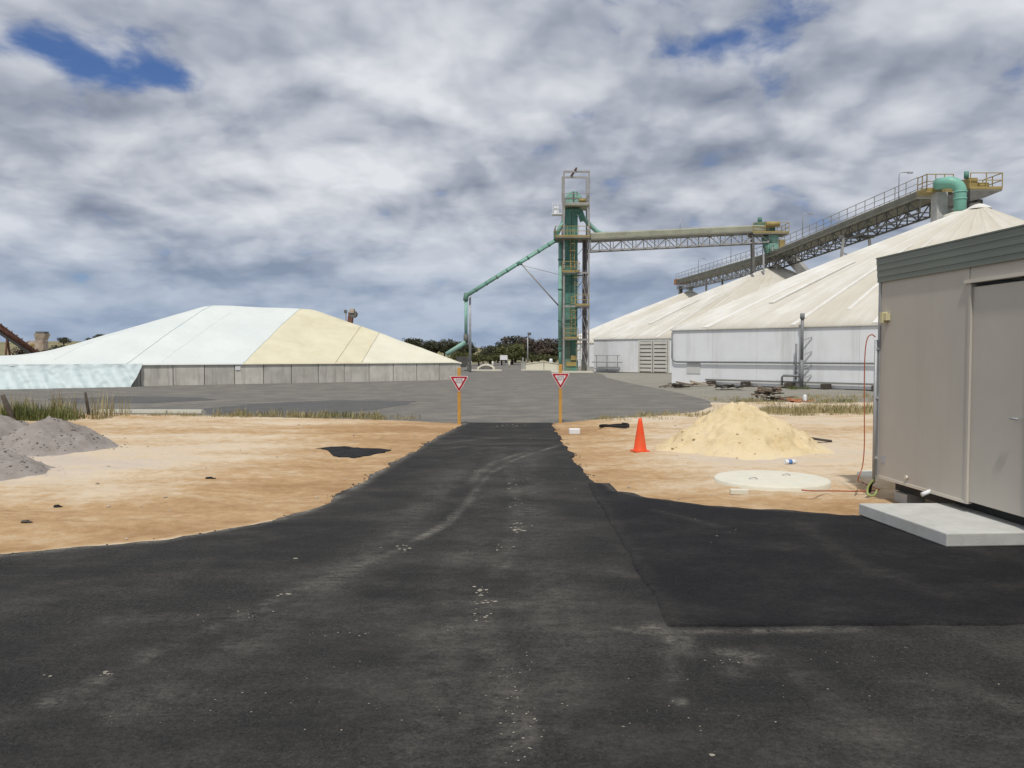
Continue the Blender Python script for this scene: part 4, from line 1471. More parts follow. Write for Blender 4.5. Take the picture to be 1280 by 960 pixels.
# ------------------------------------------------------------------ concrete lids
def lid(px, py, r, label, rz):
    c = G(px, py, .0)
    sc_ = thing('tank_lid', label, 'lid', c, 'round concrete tank lids')
    MB().lathe([(0, .062), (r - .05, .058), (r - .02, .054), (r, .038), (r, -.06)], c, 48).build('slab', M_conc, sc_)
    if r > .5:
        for a in (0.6, 3.6):
            pts = [c + Vector((.35 * math.cos(a) + .06 * math.cos(b_), .35 * math.sin(a), .058 + .03 * math.sin(b_))) for b_ in np.linspace(0, math.pi, 7)]
            MB().tube(pts, .008, 5).build('lifting_eye', M_galv, sc_)
    return sc_


lid(964, 602, .83, 'large round concrete lid lying in front of the yellow sand heap', 0)
lid(1108, 596, .42, 'smaller round concrete lid half hidden behind the hut corner', 0)


# ------------------------------------------------------------------ heaps
HEAPS = []


def heap(name, label, cat, c, rx, ry, h, mat, seed, rough=.10, peaks=None, group=None, n=90, tone=.35, pw_=1.25):
    V = np.zeros((n, n, 3))
    tn = np.zeros((n, n))
    for i in range(n):
        for j in range(n):
            u, v = -1.25 + 2.5 * j / (n - 1), -1.25 + 2.5 * i / (n - 1)
            wob = 1 + .16 * fbm(u + seed, v, 1.4, 3)
            best = -1
            for (pu, pv, ph, pr) in (peaks or [(0, 0, 1, 1)]):
                r = math.hypot(u - pu, v - pv) / (pr * wob)
                k = max(0.0, 1 - r)
                k = (k ** pw_) if r < 1 else 0
                k = (k - .13 * math.exp(-(r / .26) ** 2)) if r < 1 else -.05 * (r - 1)
                best = max(best, k * ph)
            x, y = c.x + u * rx, c.y + v * ry
            z = best * h
            edge = max(0, min(1, best * 6))
            z += edge * h * rough * (fbm(u + seed, v + seed, 2.2, 5) + .45 * fbm(u, v + seed, 8, 4))
            z -= edge * h * .055 * max(0.0, .22 - abs(fbm(u * 1.2 + seed, v * 1.2 - seed, 1.6, 3))) / .22
            # spill skirt thins out into the ground
            base = sand_z(x, y)
            V[i, j] = (x, y, base - .03 + max(z, -.06) + .04 * edge)
            tn[i, j] = tone + .40 * fbm(u + seed * 2, v, 1.3, 4) + .3 * (1 - edge)
    me = grid_mesh(name, V, mat)
    attr(me, 'tone', tn.reshape(-1))
    o = top(name, me)
    HEAPS.append((V.reshape(-1, 3), h, mat))
    return tag(o, label, cat, group)


c = G(925, 560)
heap('sand_heap', 'yellow sand heap beside the orange traffic cone', 'sand heap', Vector((c.x + .05, 15.9, 0)), 1.62, 1.45, 1.14, M_heap, 4.2, .09,
     [(-.0, 0, 1, .98), (-.14, .05, .93, .85), (-.46, .05, .55, .70), (.30, -.1, .36, .80), (-.1, -.40, .44, .70)], n=120, tone=.45, pw_=1.12)
gl = 'grey gravel heaps on the left'
c = Vector((-9.15, 15.9, 0))
heap('gravel_heap', 'grey gravel heap nearest the tarped stack, rightmost of the three', 'gravel heap', c, 1.15, 1.15, .76, M_gravel, 8.8, .08,
     [(-.05, .0, 1, 1.05), (-.55, .1, .6, .7), (.42, -.05, .30, .72)], gl, tone=.2, pw_=1.1)
c = Vector((-11.0, 16.8, 0))
heap('gravel_heap', 'grey gravel heap at the left edge, behind the front heap', 'gravel heap', c, 1.6, 1.3, .74, M_gravel, 2.8, .08, [(0, 0, 1, 1), (.4, 0, .5, .7)], gl, tone=.2, pw_=1.1)
c = Vector((-8.62, 12.65, 0))
heap('gravel_heap', 'grey gravel heap in front, cut by the left edge', 'gravel heap', c, 1.35, 1.0, .70, M_gravel, 5.5, .10, [(-.1, 0, 1, 1.05), (-.5, .1, .7, .6)], gl, tone=.15, pw_=1.1)


def rock(c, r, seed, flat=.6):
    m = MB()
    vs = []
    rnd = random.Random(seed)
    for lat in (-.7, 0.1, .75):
        for k in range(6):
            a = k / 6 * 6.283 + lat
            rr_ = r * math.cos(lat) * rnd.uniform(.75, 1.25)
            vs.append(Vector(c) + Vector((rr_ * math.cos(a), rr_ * math.sin(a), r * flat * math.sin(lat))))
    vs.append(Vector(c) + Vector((0, 0, r * flat)))
    fs = []
    for i in range(2):
        for k in range(6):
            a, b_ = i * 6 + k, i * 6 + (k + 1) % 6
            fs.append((a, b_, b_ + 6, a + 6))
    fs += [(12 + k, 12 + (k + 1) % 6, 18) for k in range(6)]
    m.add(vs, fs)
    return m


# lumps scattered over heaps and sand: nobody could count them
m = MB()
rnd = random.Random(11)
for _ in range(260):
    x, y = rnd.uniform(-12, 4.6), rnd.uniform(7.9, 21.5)
    if bool(inside(np.array([x]), np.array([y]), DRIVE)[0]) or bool(inside(np.array([x]), np.array([y]), YARD)[0]):
        continue
    r = rnd.choice([.006, .008, .010, .014, .018, .026])
    k = rock((x, y, sand_z(x, y) + r * .3), r, rnd.random())
    m.add(k.v, k.f)
o = m.build('loose_stones', M_stone)
tag(o, 'small loose stones strewn over the sandy verges', 'stones', kind='stuff')
for mt, nm, lab, cnt, sizes in ((M_heap, 'sand_clods', 'small clods rolled down the yellow sand heap', 130, (.008, .012, .018, .03)),
                                (M_gravel, 'gravel_stones', 'loose stones on and around the grey gravel heaps', 420, (.008, .012, .016, .024))):
    m = MB()
    for Vh, hh, hm in HEAPS:
        if hm is not mt:
            continue
        ok = [p for p in Vh if p[2] > .01]
        for _ in range(cnt):
            p = ok[int(rnd.random() * len(ok))]
            if p[2] > .45 * hh and rnd.random() < .4:
                continue
            rad = rnd.choice(sizes)
            spread_ = .25 if p[2] < .06 else .03
            x, y = p[0] + rnd.gauss(0, spread_), p[1] + rnd.gauss(0, spread_)
            z = p[2] if p[2] >= .06 else max(p[2] - .02, sand_z(x, y))
            k = rock((x, y, z + rad * .2), rad, rnd.random())
            m.add(k.v, k.f)
    o = m.build(nm, mt)
    attr(o.data, 'tone', [.5] * len(o.data.vertices))
    tag(o, lab, 'stones', kind='stuff')

# sand crumbs dropped along the wheel tracks of the drive
m = MB()
rnd = random.Random(5)


def crumb(px, py, r):
    g = G(px, py)
    k = rock((g.x, g.y, (.020 if g.x > 1.12 and g.y > 5.6 else .003) + .010 * fbm(g.x, g.y, .5, 3)), r, rnd.random(), .12)
    m.add(k.v, k.f)


for px, py, n_, spx, spy, r0 in ((600, 740, 16, 10, 10, .035), (602, 771, 12, 9, 5, .045), (605, 752, 8, 12, 5, .03), (650, 658, 18, 10, 5, .045), (640, 608, 14, 9, 14, .03),
                                 (648, 630, 10, 8, 10, .03), (625, 686, 9, 8, 6, .03), (597, 592, 8, 6, 10, .035), (505, 685, 12, 22, 8, .035), (357, 745, 6, 8, 3, .035),
                                 (372, 697, 3, 6, 3, .04), (395, 612, 4, 20, 5, .03), (134, 842, 5, 6, 3, .025), (62, 846, 2, 4, 2, .022), (640, 830, 22, 26, 26, .012),
                                 (648, 880, 26, 26, 34, .013), (645, 930, 22, 26, 24, .013), (912, 826, 22, 20, 8, .012), (893, 943, 2, 2, 2, .022), (420, 790, 16, 70, 8, .014),
                                 (300, 770, 16, 90, 12, .015), (560, 788, 10, 30, 8, .013), (880, 880, 24, 160, 50, .010), (1100, 850, 26, 120, 40, .010), (600, 860, 50, 240, 70, .010),
                                 (250, 860, 40, 200, 60, .010), (640, 532, 22, 16, 1.5, .05), (640, 548, 14, 50, 8, .03), (700, 590, 10, 20, 20, .02), (900, 660, 8, 60, 20, .02)):
    for _ in range(int(n_ * 1.0)):
        crumb(px + rnd.gauss(0, spx * .6), py + rnd.gauss(0, spy * .6), r0 * .62 * rnd.uniform(.2, 1.0) ** 1.4)
o = m.build('sand_crumbs', M_crumb)
tag(o, 'pale sand crumbs dropped along the asphalt drive', 'crumbs', kind='stuff')


# crumbled asphalt along the ragged edges of the drive
m = MB()
rnd = random.Random(15)
for E in (EL, ER):
    pts = [p for p in E if abs(p[0]) < 9]
    for _ in range(520):
        x, y = rnd.choice(pts)
        x, y = x + rnd.gauss(0, .07), y + rnd.gauss(0, .07)
        rad = rnd.choice([.004, .005, .007, .009, .012, .018])
        k = rock((x, y, max(sand_z(x, y), -.03) + rad * .15), rad, rnd.random(), .5)
        m.add(k.v, k.f)
o = m.build('asphalt_crumbs', M_bitumen)
tag(o, 'black asphalt crumbs along both edges of the drive', 'crumbs', kind='stuff')


# loose bitumen left on the sand
def blot(name, label, cat, pts, h, mat, group=None):
    g = [G(*p, z=0) for p in pts]
    cx_ = sum(p.x for p in g) / len(g)
    cy_ = sum(p.y for p in g) / len(g)
    ring = densify([(p.x, p.y) for p in g] + [(g[0].x, g[0].y)], .06, .05, cx_)[:-1]
    m_ = MB()
    n_ = len(ring)
    vs = []
    for f, hh in ((1.0, -.03), (.96, .012), (.8, h * .7), (.45, h), (.1, h * 1.05)):
        for x, y in ring:
            xx, yy = cx_ + (x - cx_) * f, cy_ + (y - cy_) * f
            vs.append((xx, yy, sand_z(xx, yy) + hh + (.02 * h / .05 * fbm(xx, yy, 5, 4) if f < 1 else 0)))
    fs = []
    for i in range(4):
        for k in range(n_):
            a_, b_ = i * n_ + k, i * n_ + (k + 1) % n_
            fs.append((a_, b_, b_ + n_, a_ + n_))
    fs.append(tuple(4 * n_ + k for k in range(n_)))
    m_.add(vs, fs, False)
    o_ = m_.build(name, mat)
    return tag(o_, label, cat, group)


blot('bitumen_spill', 'black spill of loose bitumen on the left sand', 'bitumen', [(393, 560.5), (420, 560), (455, 561), (490, 561), (482, 565), (462, 569), (442, 572), (418, 569), (405, 564)], .05, M_bitumen)
for px, py, rad, mt, lab in ((262, 599, .06, M_bitumen, 'small black bitumen lump on the sand, nearer the spill'), (71, 632, .045, M_bitumen, 'small black bitumen lump on the sand, nearer the gravel heaps'),
                             (32, 652, .05, M_timberd, 'tiny dark clod low on the left sand by the drive edge')):
    g = G(px, py)
    k = rock((g.x, g.y, sand_z(g.x, g.y) + .012), rad, px, .35)
    k2 = rock((g.x + rad * 1.1, g.y - rad * .3, sand_z(g.x, g.y) + .006), rad * .6, px + 1, .35)
    o = k.add(k2.v, k2.f).build('bitumen_lump', mt)
    tag(o, lab, 'bitumen', 'black lumps on the sand')


# ------------------------------------------------------------------ give way signs
def give_way(px, base_y, top_y, tri_y, label, yaw):
    b = G(px, base_y)
    Y = b.y
    topz = P(px, top_y, Y).z
    t = thing('give_way_sign', label, 'road sign', (b.x, Y, 0), 'give way signs at the end of the drive')
    MB().bbox((b.x - .046, Y - .0, -.2), (b.x + .046, Y + .08, topz)).build('post', M_post, t, bevel=.008)
    zt = P(px, tri_y, Y).z

    def tri(hw, zc_, thick, y0, r=.18):
        # downward triangle with rounded corners
        h_ = hw * 1.732
        cor = [Vector((-hw, 0, h_ / 3)), Vector((hw, 0, h_ / 3)), Vector((0, 0, -2 * h_ / 3))]
        out_ = []
        for i in range(3):
            p, c_, n_ = cor[i - 1], cor[i], cor[(i + 1) % 3]
            a_, b_ = c_.lerp(p, r), c_.lerp(n_, r)
            for f in (0, .33, .67, 1):
                out_.append((a_.lerp(c_, f)).lerp(c_.lerp(b_, f), f))
        n_ = len(out_)
        vs = [Vector((b.x, y0, zc_)) + p for p in out_] + [Vector((b.x, y0 + thick, zc_)) + p for p in out_]
        return MB().add(vs, [tuple(range(n_)), tuple(range(2 * n_ - 1, n_ - 1, -1))] + [(i, i + n_, (i + 1) % n_ + n_, (i + 1) % n_) for i in range(n_)])

    HW = .262
    zc_ = zt - HW * 1.732 / 3
    pl_ = tri(HW, zc_, .012, Y - .016, .10).build('plate', M_signw, t)
    tri(HW * .90, zc_, .004, Y - .0215, .09).build('red_border', M_signr, pl_)
    tri(HW * .60, zc_, .004, Y - .0268, .08).build('white_field', M_signw, pl_)
    for k, word in enumerate(('GIVE', 'WAY')):
        cu = bpy.data.curves.new('lettering', 'FONT')
        cu.body = word
        cu.size = .082
        cu.align_x = 'CENTER'
        cu.extrude = .0012
        cu.resolution_u = 2
        tmp = bpy.data.objects.new('lettering', cu)
        COL.objects.link(tmp)
        bpy.context.view_layer.update()
        me_ = bpy.data.meshes.new_from_object(tmp.evaluated_get(bpy.context.evaluated_depsgraph_get()))
        bpy.data.objects.remove(tmp)
        me_.materials.clear()
        me_.materials.append(M_signb)
        Mx = Matrix.Translation((b.x, Y - .0285, zc_ + .022 - k * .070)) @ Matrix.Rotation(math.pi / 2, 4, 'X') @ Matrix.Diagonal((1.15, 1.0, 1, 1))
        place(me_, 'lettering', pl_, Mx)
    for dz in (.10, -.08):
        MB().tube([(b.x, Y - .034, zc_ + .115 if dz > 0 else zc_ - .17), (b.x, Y - .015, zc_ + .115 if dz > 0 else zc_ - .17)], .008, 6).build('bolt', M_galv, pl_)
    t.rotation_euler = (0, 0, 0)
    return t


give_way(574, 529, 459.5, 470.0, 'left give way sign on a yellow post at the drive end', 0)
give_way(700.5, 527.5, 455.5, 466.5, 'right give way sign on a yellow post at the drive end', 0)

# ------------------------------------------------------------------ traffic cone
c = G(800, 564)
c.z = sand_z(c.x, c.y)
cn = thing('traffic_cone', 'plain orange traffic cone beside the sand heap', 'traffic cone', c)
cb_ = MB()
cb_.box(c + Vector((0, 0, .02)), (.29, .29, .04), .3)
cb_.build('cone_base', M_cone, cn, bevel=.012)
MB().lathe([(.135, .042), (.125, .06), (.085, .33), (.045, .58), (.032, .655), (.024, .66), (.022, .60)], c, 24).build('cone_body', M_cone, cn)

# ------------------------------------------------------------------ small litter and fittings on the right verge
c = G(718, 541); c.z = sand_z(c.x, c.y)
o = MB().box(c + Vector((0, 0, .06)), (.26, .15, .14), .1).build('foam_block', M_whitep, None, bevel=.02)
tag(o, 'small white foam block on the sand near the right sign', 'block')
c = G(768, 536); c.z = sand_z(c.x, c.y)
pts = [c + Vector((.36 * math.cos(a) * (1 + .06 * math.sin(3 * a)), .22 * math.sin(a), .04 + .02 * math.sin(2 * a) + .012 * a / 3)) for a in np.linspace(0, 4.3 * math.pi, 60)]
o = MB().tube(pts, .022, 6).build('hose_coil', M_black)
tag(o, 'coil of black hose on the sand behind the cone', 'hose')
c = G(988, 578); c.z = sand_z(c.x, c.y)
bt = thing('plastic_bottle', 'white plastic bottle with blue band lying before the sand heap', 'bottle', c)
d = Vector((.96, .25, 0)).normalized()
MB().tube([c + d * -.11 + Vector((0, 0, .04)), c + d * .08 + Vector((0, 0, .04)), c + d * .11 + Vector((0, 0, .04)), c + d * .14 + Vector((0, 0, .04))], [.04, .04, .016, .014], 10).build('body', M_whitep, bt)
MB().tube([c + d * -.05 + Vector((0, 0, .04)), c + d * .02 + Vector((0, 0, .04))], .0415, 10).build('band', M_blue, bt)
c = G(924, 616); c.z = sand_z(c.x, c.y)
o = MB().box(c + Vector((0, 0, .03)), (.24, .10, .07), -.15).build('brick_piece', M_conc, None, bevel=.008)
tag(o, 'pale broken brick in front of the large concrete lid', 'brick')
c = G(1022, 553); c.z = sand_z(c.x, c.y)
o = MB().beam(c + Vector((-.22, .1, .10)), c + Vector((.28, -.06, .04)), .16, .04).build('timber_offcut', M_timberd)
tag(o, 'dark timber offcut at the right foot of the sand heap', 'timber')
# pale kerb strip and old posts on the left
a, b = G(122, 515.5, -.02), G(254, 515.8, -.02)
dd = (b - a)
ks = thing('kerb_strip', 'thin pale concrete strip between the grass and the yard', 'kerb', (a + b) / 2)
for k in range(3):
    p, q_ = a + dd * (k / 3 + .004), a + dd * ((k + 1) / 3 - .004)
    MB().box((p + q_) / 2 + Vector((0, 0, .03)), ((q_ - p).length, .22, .12), math.atan2(dd.y, dd.x)).build('kerb_stone', M_conc, ks)
b0 = G(111, 520)
o = MB().tube([b0 + Vector((.03, 0, -.1)), b0 + Vector((-.06, .02, .40)), b0 + Vector((-.11, .03, .72))], [.05, .045, .035], 8).build('leaning_post', M_timberd)
tag(o, 'thin dark post leaning left at the end of the kerb strip', 'post')
b0 = G(16, 528)
o = MB().tube([b0 + Vector((.05, 0, -.1)), b0 + Vector((-.12, .03, .35)), b0 + Vector((-.30, .05, .75))], [.08, .075, .06], 8).build('leaning_post', M_timberd)
tag(o, 'thick dark post leaning in the grass at the left edge', 'post')


# scrap by the shed wall
def scrap(name, label, cat, c, n_, L, spread, mats_, seed, hmax):
    r_ = random.Random(seed)
    t = thing(name, label, cat, c)
    for k in range(n_):
        a_ = r_.uniform(0, math.pi)
        l_ = L * r_.uniform(.5, 1)
        p = c + Vector((r_.gauss(0, spread), r_.gauss(0, spread * .5), r_.uniform(.03, hmax)))
        dv = Vector((math.cos(a_), math.sin(a_), r_.uniform(-.25, .25))) * l_ / 2
        pz = max(0.04, p.z - abs(dv.z))
        p.z = pz + abs(dv.z)
        MB().beam(p - dv, p + dv, r_.uniform(.08, .16), r_.uniform(.03, .08)).build('plank', r_.choice(mats_), t)
    return t


c = G(962, 500)
scrap('timber_pile', 'tangled heap of dark timber and rusty scrap behind the sand heap', 'scrap heap', Vector((c.x, c.y, -.03)), 24, 1.0, .26, [M_timberd, M_rust, M_timber], 3, .55)
c = G(846, 485)
scrap('timber_pile', 'low pile of reddish planks at the shed corner', 'scrap heap', Vector((c.x + .1, c.y, -.03)), 12, 1.1, .4, [M_rust, M_timberd, M_timber], 4, .28)
c = G(872, 482)
scrap('timber_pile', 'scatter of pale boards along the foot of the shed wall', 'scrap heap', Vector((c.x, c.y, -.03)), 9, 1.4, .45, [M_timber, M_stone], 6, .2)
c = G(905, 486)
scrap('timber_pile', 'flat dark boards lying beneath the shed base rail', 'scrap heap', Vector((c.x, c.y, -.03)), 9, 1.5, .6, [M_timberd, M_steeld], 8, .16)
c = G(992, 503)
scrap('timber_pile', 'small bright rusty scrap beside the timber heap', 'scrap heap', Vector((c.x, c.y, -.03)), 7, .7, .25, [M_orange, M_rust], 9, .14)
c = G(1006, 502); c.z = -.04
o = MB().lathe([(.0, .32), (.05, .31), (.07, .26), (.07, 0)], c, 12).build('drum_pipe', M_whitep)
o.name = 'pipe_stub'
tag(o, 'short white pipe stub upright by the shed wall', 'pipe')

# ------------------------------------------------------------------ things in the yard's far end
# right: low concrete wall; left: arched dump hood
pw0, pw1 = P(657, 0, 92).x, P(704, 0, 92).x
lw = thing('ramp_wall', 'low white concrete ramp wall at the foot of the elevator tower', 'wall', ((pw0 + pw1) / 2, 92, 0))
for k in range(2):
    x0 = pw0 + (pw1 - pw0) * k / 2 + .04
    x1 = pw0 + (pw1 - pw0) * (k + 1) / 2 - .04
    z0, z1 = (.72, .95) if k == 0 else (.95, .66)
    m = MB().add([(x0, 91.9, -.1), (x1, 91.9, -.1), (x1, 91.9, z1), (x0, 91.9, z0), (x0, 92.15, -.1), (x1, 92.15, -.1), (x1, 92.15, z1), (x0, 92.15, z0)],
                 [(0, 1, 2, 3), (7, 6, 5, 4), (0, 4, 5, 1), (1, 5, 6, 2), (2, 6, 7, 3), (3, 7, 4, 0)])
    m.build('wall_section', M_conc, lw)
    m = MB().beam((x0, 92.0, z0 + .04), (x1, 92.0, z1 + .04), .34, .08)
    m.build('coping', M_conc, lw)
MB().bbox((pw0 - .5, 91.85, -.1), (pw0 - .02, 92.3, 1.0)).build('end_post', M_steel, lw)
MB().bbox((pw0 - .5, 90.8, -.06), (pw1, 91.84, .06)).build('footing', M_conc, lw)
hx0, hx1 = P(597, 0, 90).x, P(617, 0, 90).x
hood = thing('dump_hood', 'white arched concrete hood left of the far roadway', 'hood', ((hx0 + hx1) / 2, 90, 0))
m = MB()
arc = [(hx0 + (hx1 - hx0) * f, .42 + .34 * math.sin(math.pi * f)) for f in np.linspace(0, 1, 13)]
out_ = arc + [(x, z - .2) for x, z in reversed(arc)]
n = len(out_)
m.add([(x, 89.6, z) for x, z in out_] + [(x, 91.2, z) for x, z in out_],
      [(i, i + 1, n - 2 - i, n - 1 - i) for i in range(12)] + [(n + n - 1 - i, n + n - 2 - i, n + i + 1, n + i) for i in range(12)] + [(i, i + n, (i + 1) % n + n, (i + 1) % n) for i in range(n)])
m.build('arch', M_conc, hood)
MB().bbox((hx0 + .25, 90.2, -.1), (hx1 - .25, 90.4, .50)).build('back_plate', M_whitep, hood)
MB().bbox((hx0 - 1.5, 88.6, -.1), (hx1 + .9, 89.5, .12)).build('apron_slab', M_conc, hood)
MB().bbox((hx0 - .1, 89.62, -.1), (hx0 + .12, 91.1, .35)).build('side_wall', M_conc, hood)
MB().bbox((hx1 - .12, 89.62, -.1), (hx1 + .1, 91.1, .35)).build('side_wall', M_conc, hood)
# dark sump behind the bunker corner
sx0, sx1 = P(569, 0, 88).x, P(586, 0, 88).x
o = thing('intake_hopper', 'dark steel intake hopper beside the chute post', 'hopper', ((sx0 + sx1) / 2, 88, 0))
MB().add([(sx0, 87.4, 1.55), (sx1, 87.4, 1.55), (sx1, 88.6, 1.55), (sx0, 88.6, 1.55), (sx0 + .4, 87.7, .4), (sx1 - .4, 87.7, .4), (sx1 - .4, 88.3, .4), (sx0 + .4, 88.3, .4)],
         [(0, 1, 2, 3), (7, 6, 5, 4), (0, 4, 5, 1), (1, 5, 6, 2), (2, 6, 7, 3), (3, 7, 4, 0)]).build('bin', M_steeld, o)
for x in (sx0 + .2, sx1 - .2):
    for y in (87.6, 88.4):
        MB().bbox((x - .05, y - .05, -.1), (x + .05, y + .05, 1.5)).build('leg', M_steeld, o)
# lamp post
lx = P(660, 0, 125).x
lpz = P(660, 421, 125).z
lpst = thing('lamp_post', 'slim pole with a floodlight in front of the far trees', 'lamp post', (lx, 125, 0))
MB().tube([(lx, 125, -.05), (lx, 125, lpz)], [.10, .07], 10).build('pole', M_galv, lpst)
MB().tube([(lx, 125, lpz), (lx + .2, 125, lpz + .25)], .05, 6).build('arm', M_steeld, lpst)
MB().box((lx + .25, 124.9, lpz + .45), (.5, .3, .42), .2).build('floodlight', M_steeld, lpst)
MB().bbox((lx - .85, 124.9, -.05), (lx - .65, 125.1, 1.3)).build('control_pillar', M_galv, lpst)
# white board
bx = P(629.5, 0, 118).x
bz0, bz1 = P(630, 450, 118).z, P(630, 444, 118).z
bd = thing('notice_board', 'small blank white board standing beside the far roadway', 'board', (bx, 118, 0))
MB().bbox((bx - .55, 118, bz0), (bx + .55, 118.05, bz1)).build('board', M_whitep, bd)
for s in (-.5, .5):
    MB().bbox((bx + s - .04, 118.052, -.1), (bx + s + .04, 118.13, bz1)).build('leg', M_galv, bd)
for k, (px, py) in enumerate(((615.5, 455), (636.5, 455), (588, 452))):
    c = P(px, 0, 112)
    o = MB().tube([(c.x, 112, -.1), (c.x, 112, .85)], .11, 8).build('bollard', M_conc)
    tag(o, ['white bollard left of the blank white board', 'white bollard right of the blank white board', 'white bollard behind the chute post'][k], 'bollard', 'bollards along the far roadway')
c = P(689.5, 0, 120)
o = MB().lathe([(.0, 1.15), (.22, 1.1), (.25, .8), (.2, 0)], (c.x, 120, 0), 12).build('marker_drum', M_whitep)
tag(o, 'small pale marker drum in front of the trees by the tower', 'drum')

# bits beyond the stack: conveyor head poking over it, rusty auger, hopper machine
c = P(438, 394, 78)
sh = thing('stacker_head', 'rusty conveyor head poking up behind the tarped stack', 'conveyor', (c.x, 78, 0))
MB().beam((c.x - .12, 78, c.z - 1.4), (c.x + .1, 78, c.z + .3), .55, .45).build('boom', M_rust, sh)
MB().tube([(c.x + .3, 77.7, c.z + .1), (c.x + .3, 78.4, c.z + .1)], .35, 12).build('head_pulley', M_steeld, sh)
MB().box((c.x - .45, 77.9, c.z + .35), (.28, .2, .3), .3).build('lamp', M_steeld, sh)
MB().beam((c.x - .42, 77.9, c.z - .8), (c.x - .42, 77.9, c.z + .3), .10).build('lamp_bracket', M_steel, sh)
MB().bbox((c.x + .0, 77.6, c.z + .2), (c.x + .42, 78.2, c.z + .62)).build('hood', M_machine, sh)
for x in (-.5, .5):
    MB().beam((c.x + x, 78, -.1), (c.x + x * .3, 78, c.z - .6), .14).build('leg', M_rust, sh)
A, B = P(-20, 397, 66), P(46, 443, 70)
A2 = A.lerp(B, -.15)
au = thing('grain_auger', 'rusty inclined auger running down behind the stack at left', 'auger', (B.x, B.y, 0))
MB().tube([A2, B], .20, 10).build('tube', M_rust, au)
MB().beam(A2 + Vector((0, 0, .42)), B + Vector((0, 0, .25)), .10, .14).build('top_rail', M_rust, au)
for f in np.arange(.02, 1, .085):
    p = A2.lerp(B, f)
    member('lattice', p, p + Vector((.28, 0, .33)), .08, .08, M_rust, au)
MB().beam(A2 - Vector((0, 0, .45)), B - Vector((0, 0, .30)), .14, .18).build('frame_rail', M_steeld, au)
for f in (.05, .5):
    p = A2.lerp(B, f)
    MB().beam(p - Vector((0, .6, p.z + .05)), p - Vector((0, 0, .3)), .12).build('leg', M_rust, au)
    MB().beam(p - Vector((0, -.6, p.z + .05)), p - Vector((0, 0, .3)), .12).build('leg', M_rust, au)
# grain hopper machine
c = P(52, 430, 95)
gm = thing('field_bin', 'beige field bin on a frame beyond the left end of the stack', 'grain bin', (c.x, 95, 0))
z1 = P(52, 414, 95).z
MB().add([(c.x - .55, 94.4, z1 - .3), (c.x + .75, 94.4, z1 - .3), (c.x + .75, 95.6, z1 - .3), (c.x - .55, 95.6, z1 - .3), (c.x - .5, 94.6, z1 - 1.1), (c.x + .5, 94.6, z1 - 1.1), (c.x + .5, 95.4, z1 - 1.1), (c.x - .5, 95.4, z1 - 1.1)],
         [(0, 1, 2, 3), (7, 6, 5, 4), (0, 4, 5, 1), (1, 5, 6, 2), (2, 6, 7, 3), (3, 7, 4, 0)]).build('hopper', M_machine, gm)
MB().bbox((c.x - .4, 94.5, z1 - .295), (c.x + .6, 95.5, z1 - .05)).build('lid', M_steeld, gm)
MB().bbox((c.x - 1.3, 94.5, z1 - 2.2), (c.x + .5, 95.5, z1 - 1.13)).build('engine_bay', M_machine, gm)
MB().bbox((c.x - 1.0, 94.4, z1 - 2.1), (c.x - .6, 94.498, z1 - 1.5)).build('guard', M_yellow, gm)
for x in (-1.1, .4):
    for y in (94.6, 95.4):
        MB().bbox((c.x + x - .06, y - .06, -.15), (c.x + x + .06, y + .06, z1 - 2.2)).build('leg', M_rust, gm)
# grassy bank under the auger
V = np.zeros((16, 40, 3))
for i in range(16):
    for j in range(40):
        u, v = j / 39, i / 15
        x, y = -62 + u * 24, 70 + v * 14
        V[i, j] = (x, y, -.2 + 3.1 * math.sin(math.pi * min(1, v * 1.0)) * max(0, 1 - u) ** .6 * (1 + .2 * fbm(x, y, .3, 3)))
bk = top('earth_bank', grid_mesh('earth_bank', V, simple('bank_grass', (.12, .125, .06), .95, .35, .5, spec=.1, dirt=((.30, .26, .15), .7, .4))))
tag(bk, kind='structure')


# ------------------------------------------------------------------ vegetation
def leaf_cloud(n_, fn, size, seed):
    """leaf quads; fn(rnd) gives a point and an outwardness 0..1"""
    r_ = random.Random(seed)
    vs, fs, sh_ = [], [], []
    for k in range(n_):
        p, outw = fn(r_)
        a = Vector((r_.gauss(0, 1), r_.gauss(0, 1), r_.gauss(0, 1))).normalized()
        b = a.orthogonal().normalized()
        b = (Matrix.Rotation(r_.uniform(0, 6.28), 3, a) @ b)
        s = size * r_.uniform(.5, 1.25)
        cc = a.cross(b)
        k0 = len(vs)
        vs += [p - b * s, p - cc * s * .45, p + b * s, p + cc * s * .45]
        fs.append((k0, k0 + 1, k0 + 2, k0 + 3))
        t_ = r_.random()
        sh_ += [t_] * 4
    return vs, fs, sh_


def crown_mesh(name, mat, seed, n_, size, clumps, rx, rz):
    r0 = random.Random(seed)
    cl = []
    for k in range(clumps):
        a = r0.uniform(0, 6.28)
        d_ = r0.uniform(0.1, .78)
        cl.append((Vector((math.cos(a) * d_ * rx, math.sin(a) * d_ * rx, rz * (r0.uniform(-.45, .75) * (1 - d_ * .5)))), r0.uniform(.24, .46)))

    def fn(r_):
        c_, rr_ = r_.choice(cl)
        v = Vector((r_.gauss(0, 1), r_.gauss(0, 1), r_.gauss(0, 1))).normalized() * (r_.random() ** .45) * rr_
        return c_ + Vector((v.x * rx, v.y * rx, v.z * rz * .8)), 1
    vs, fs, s_ = leaf_cloud(n_, fn, size, seed)
    me_ = bpy.data.meshes.new(name)
    me_.from_pydata([tuple(p) for p in vs], [], fs)
    me_.materials.append(mat)
    attr(me_, 'shade', s_)
    me_.update()
    return me_


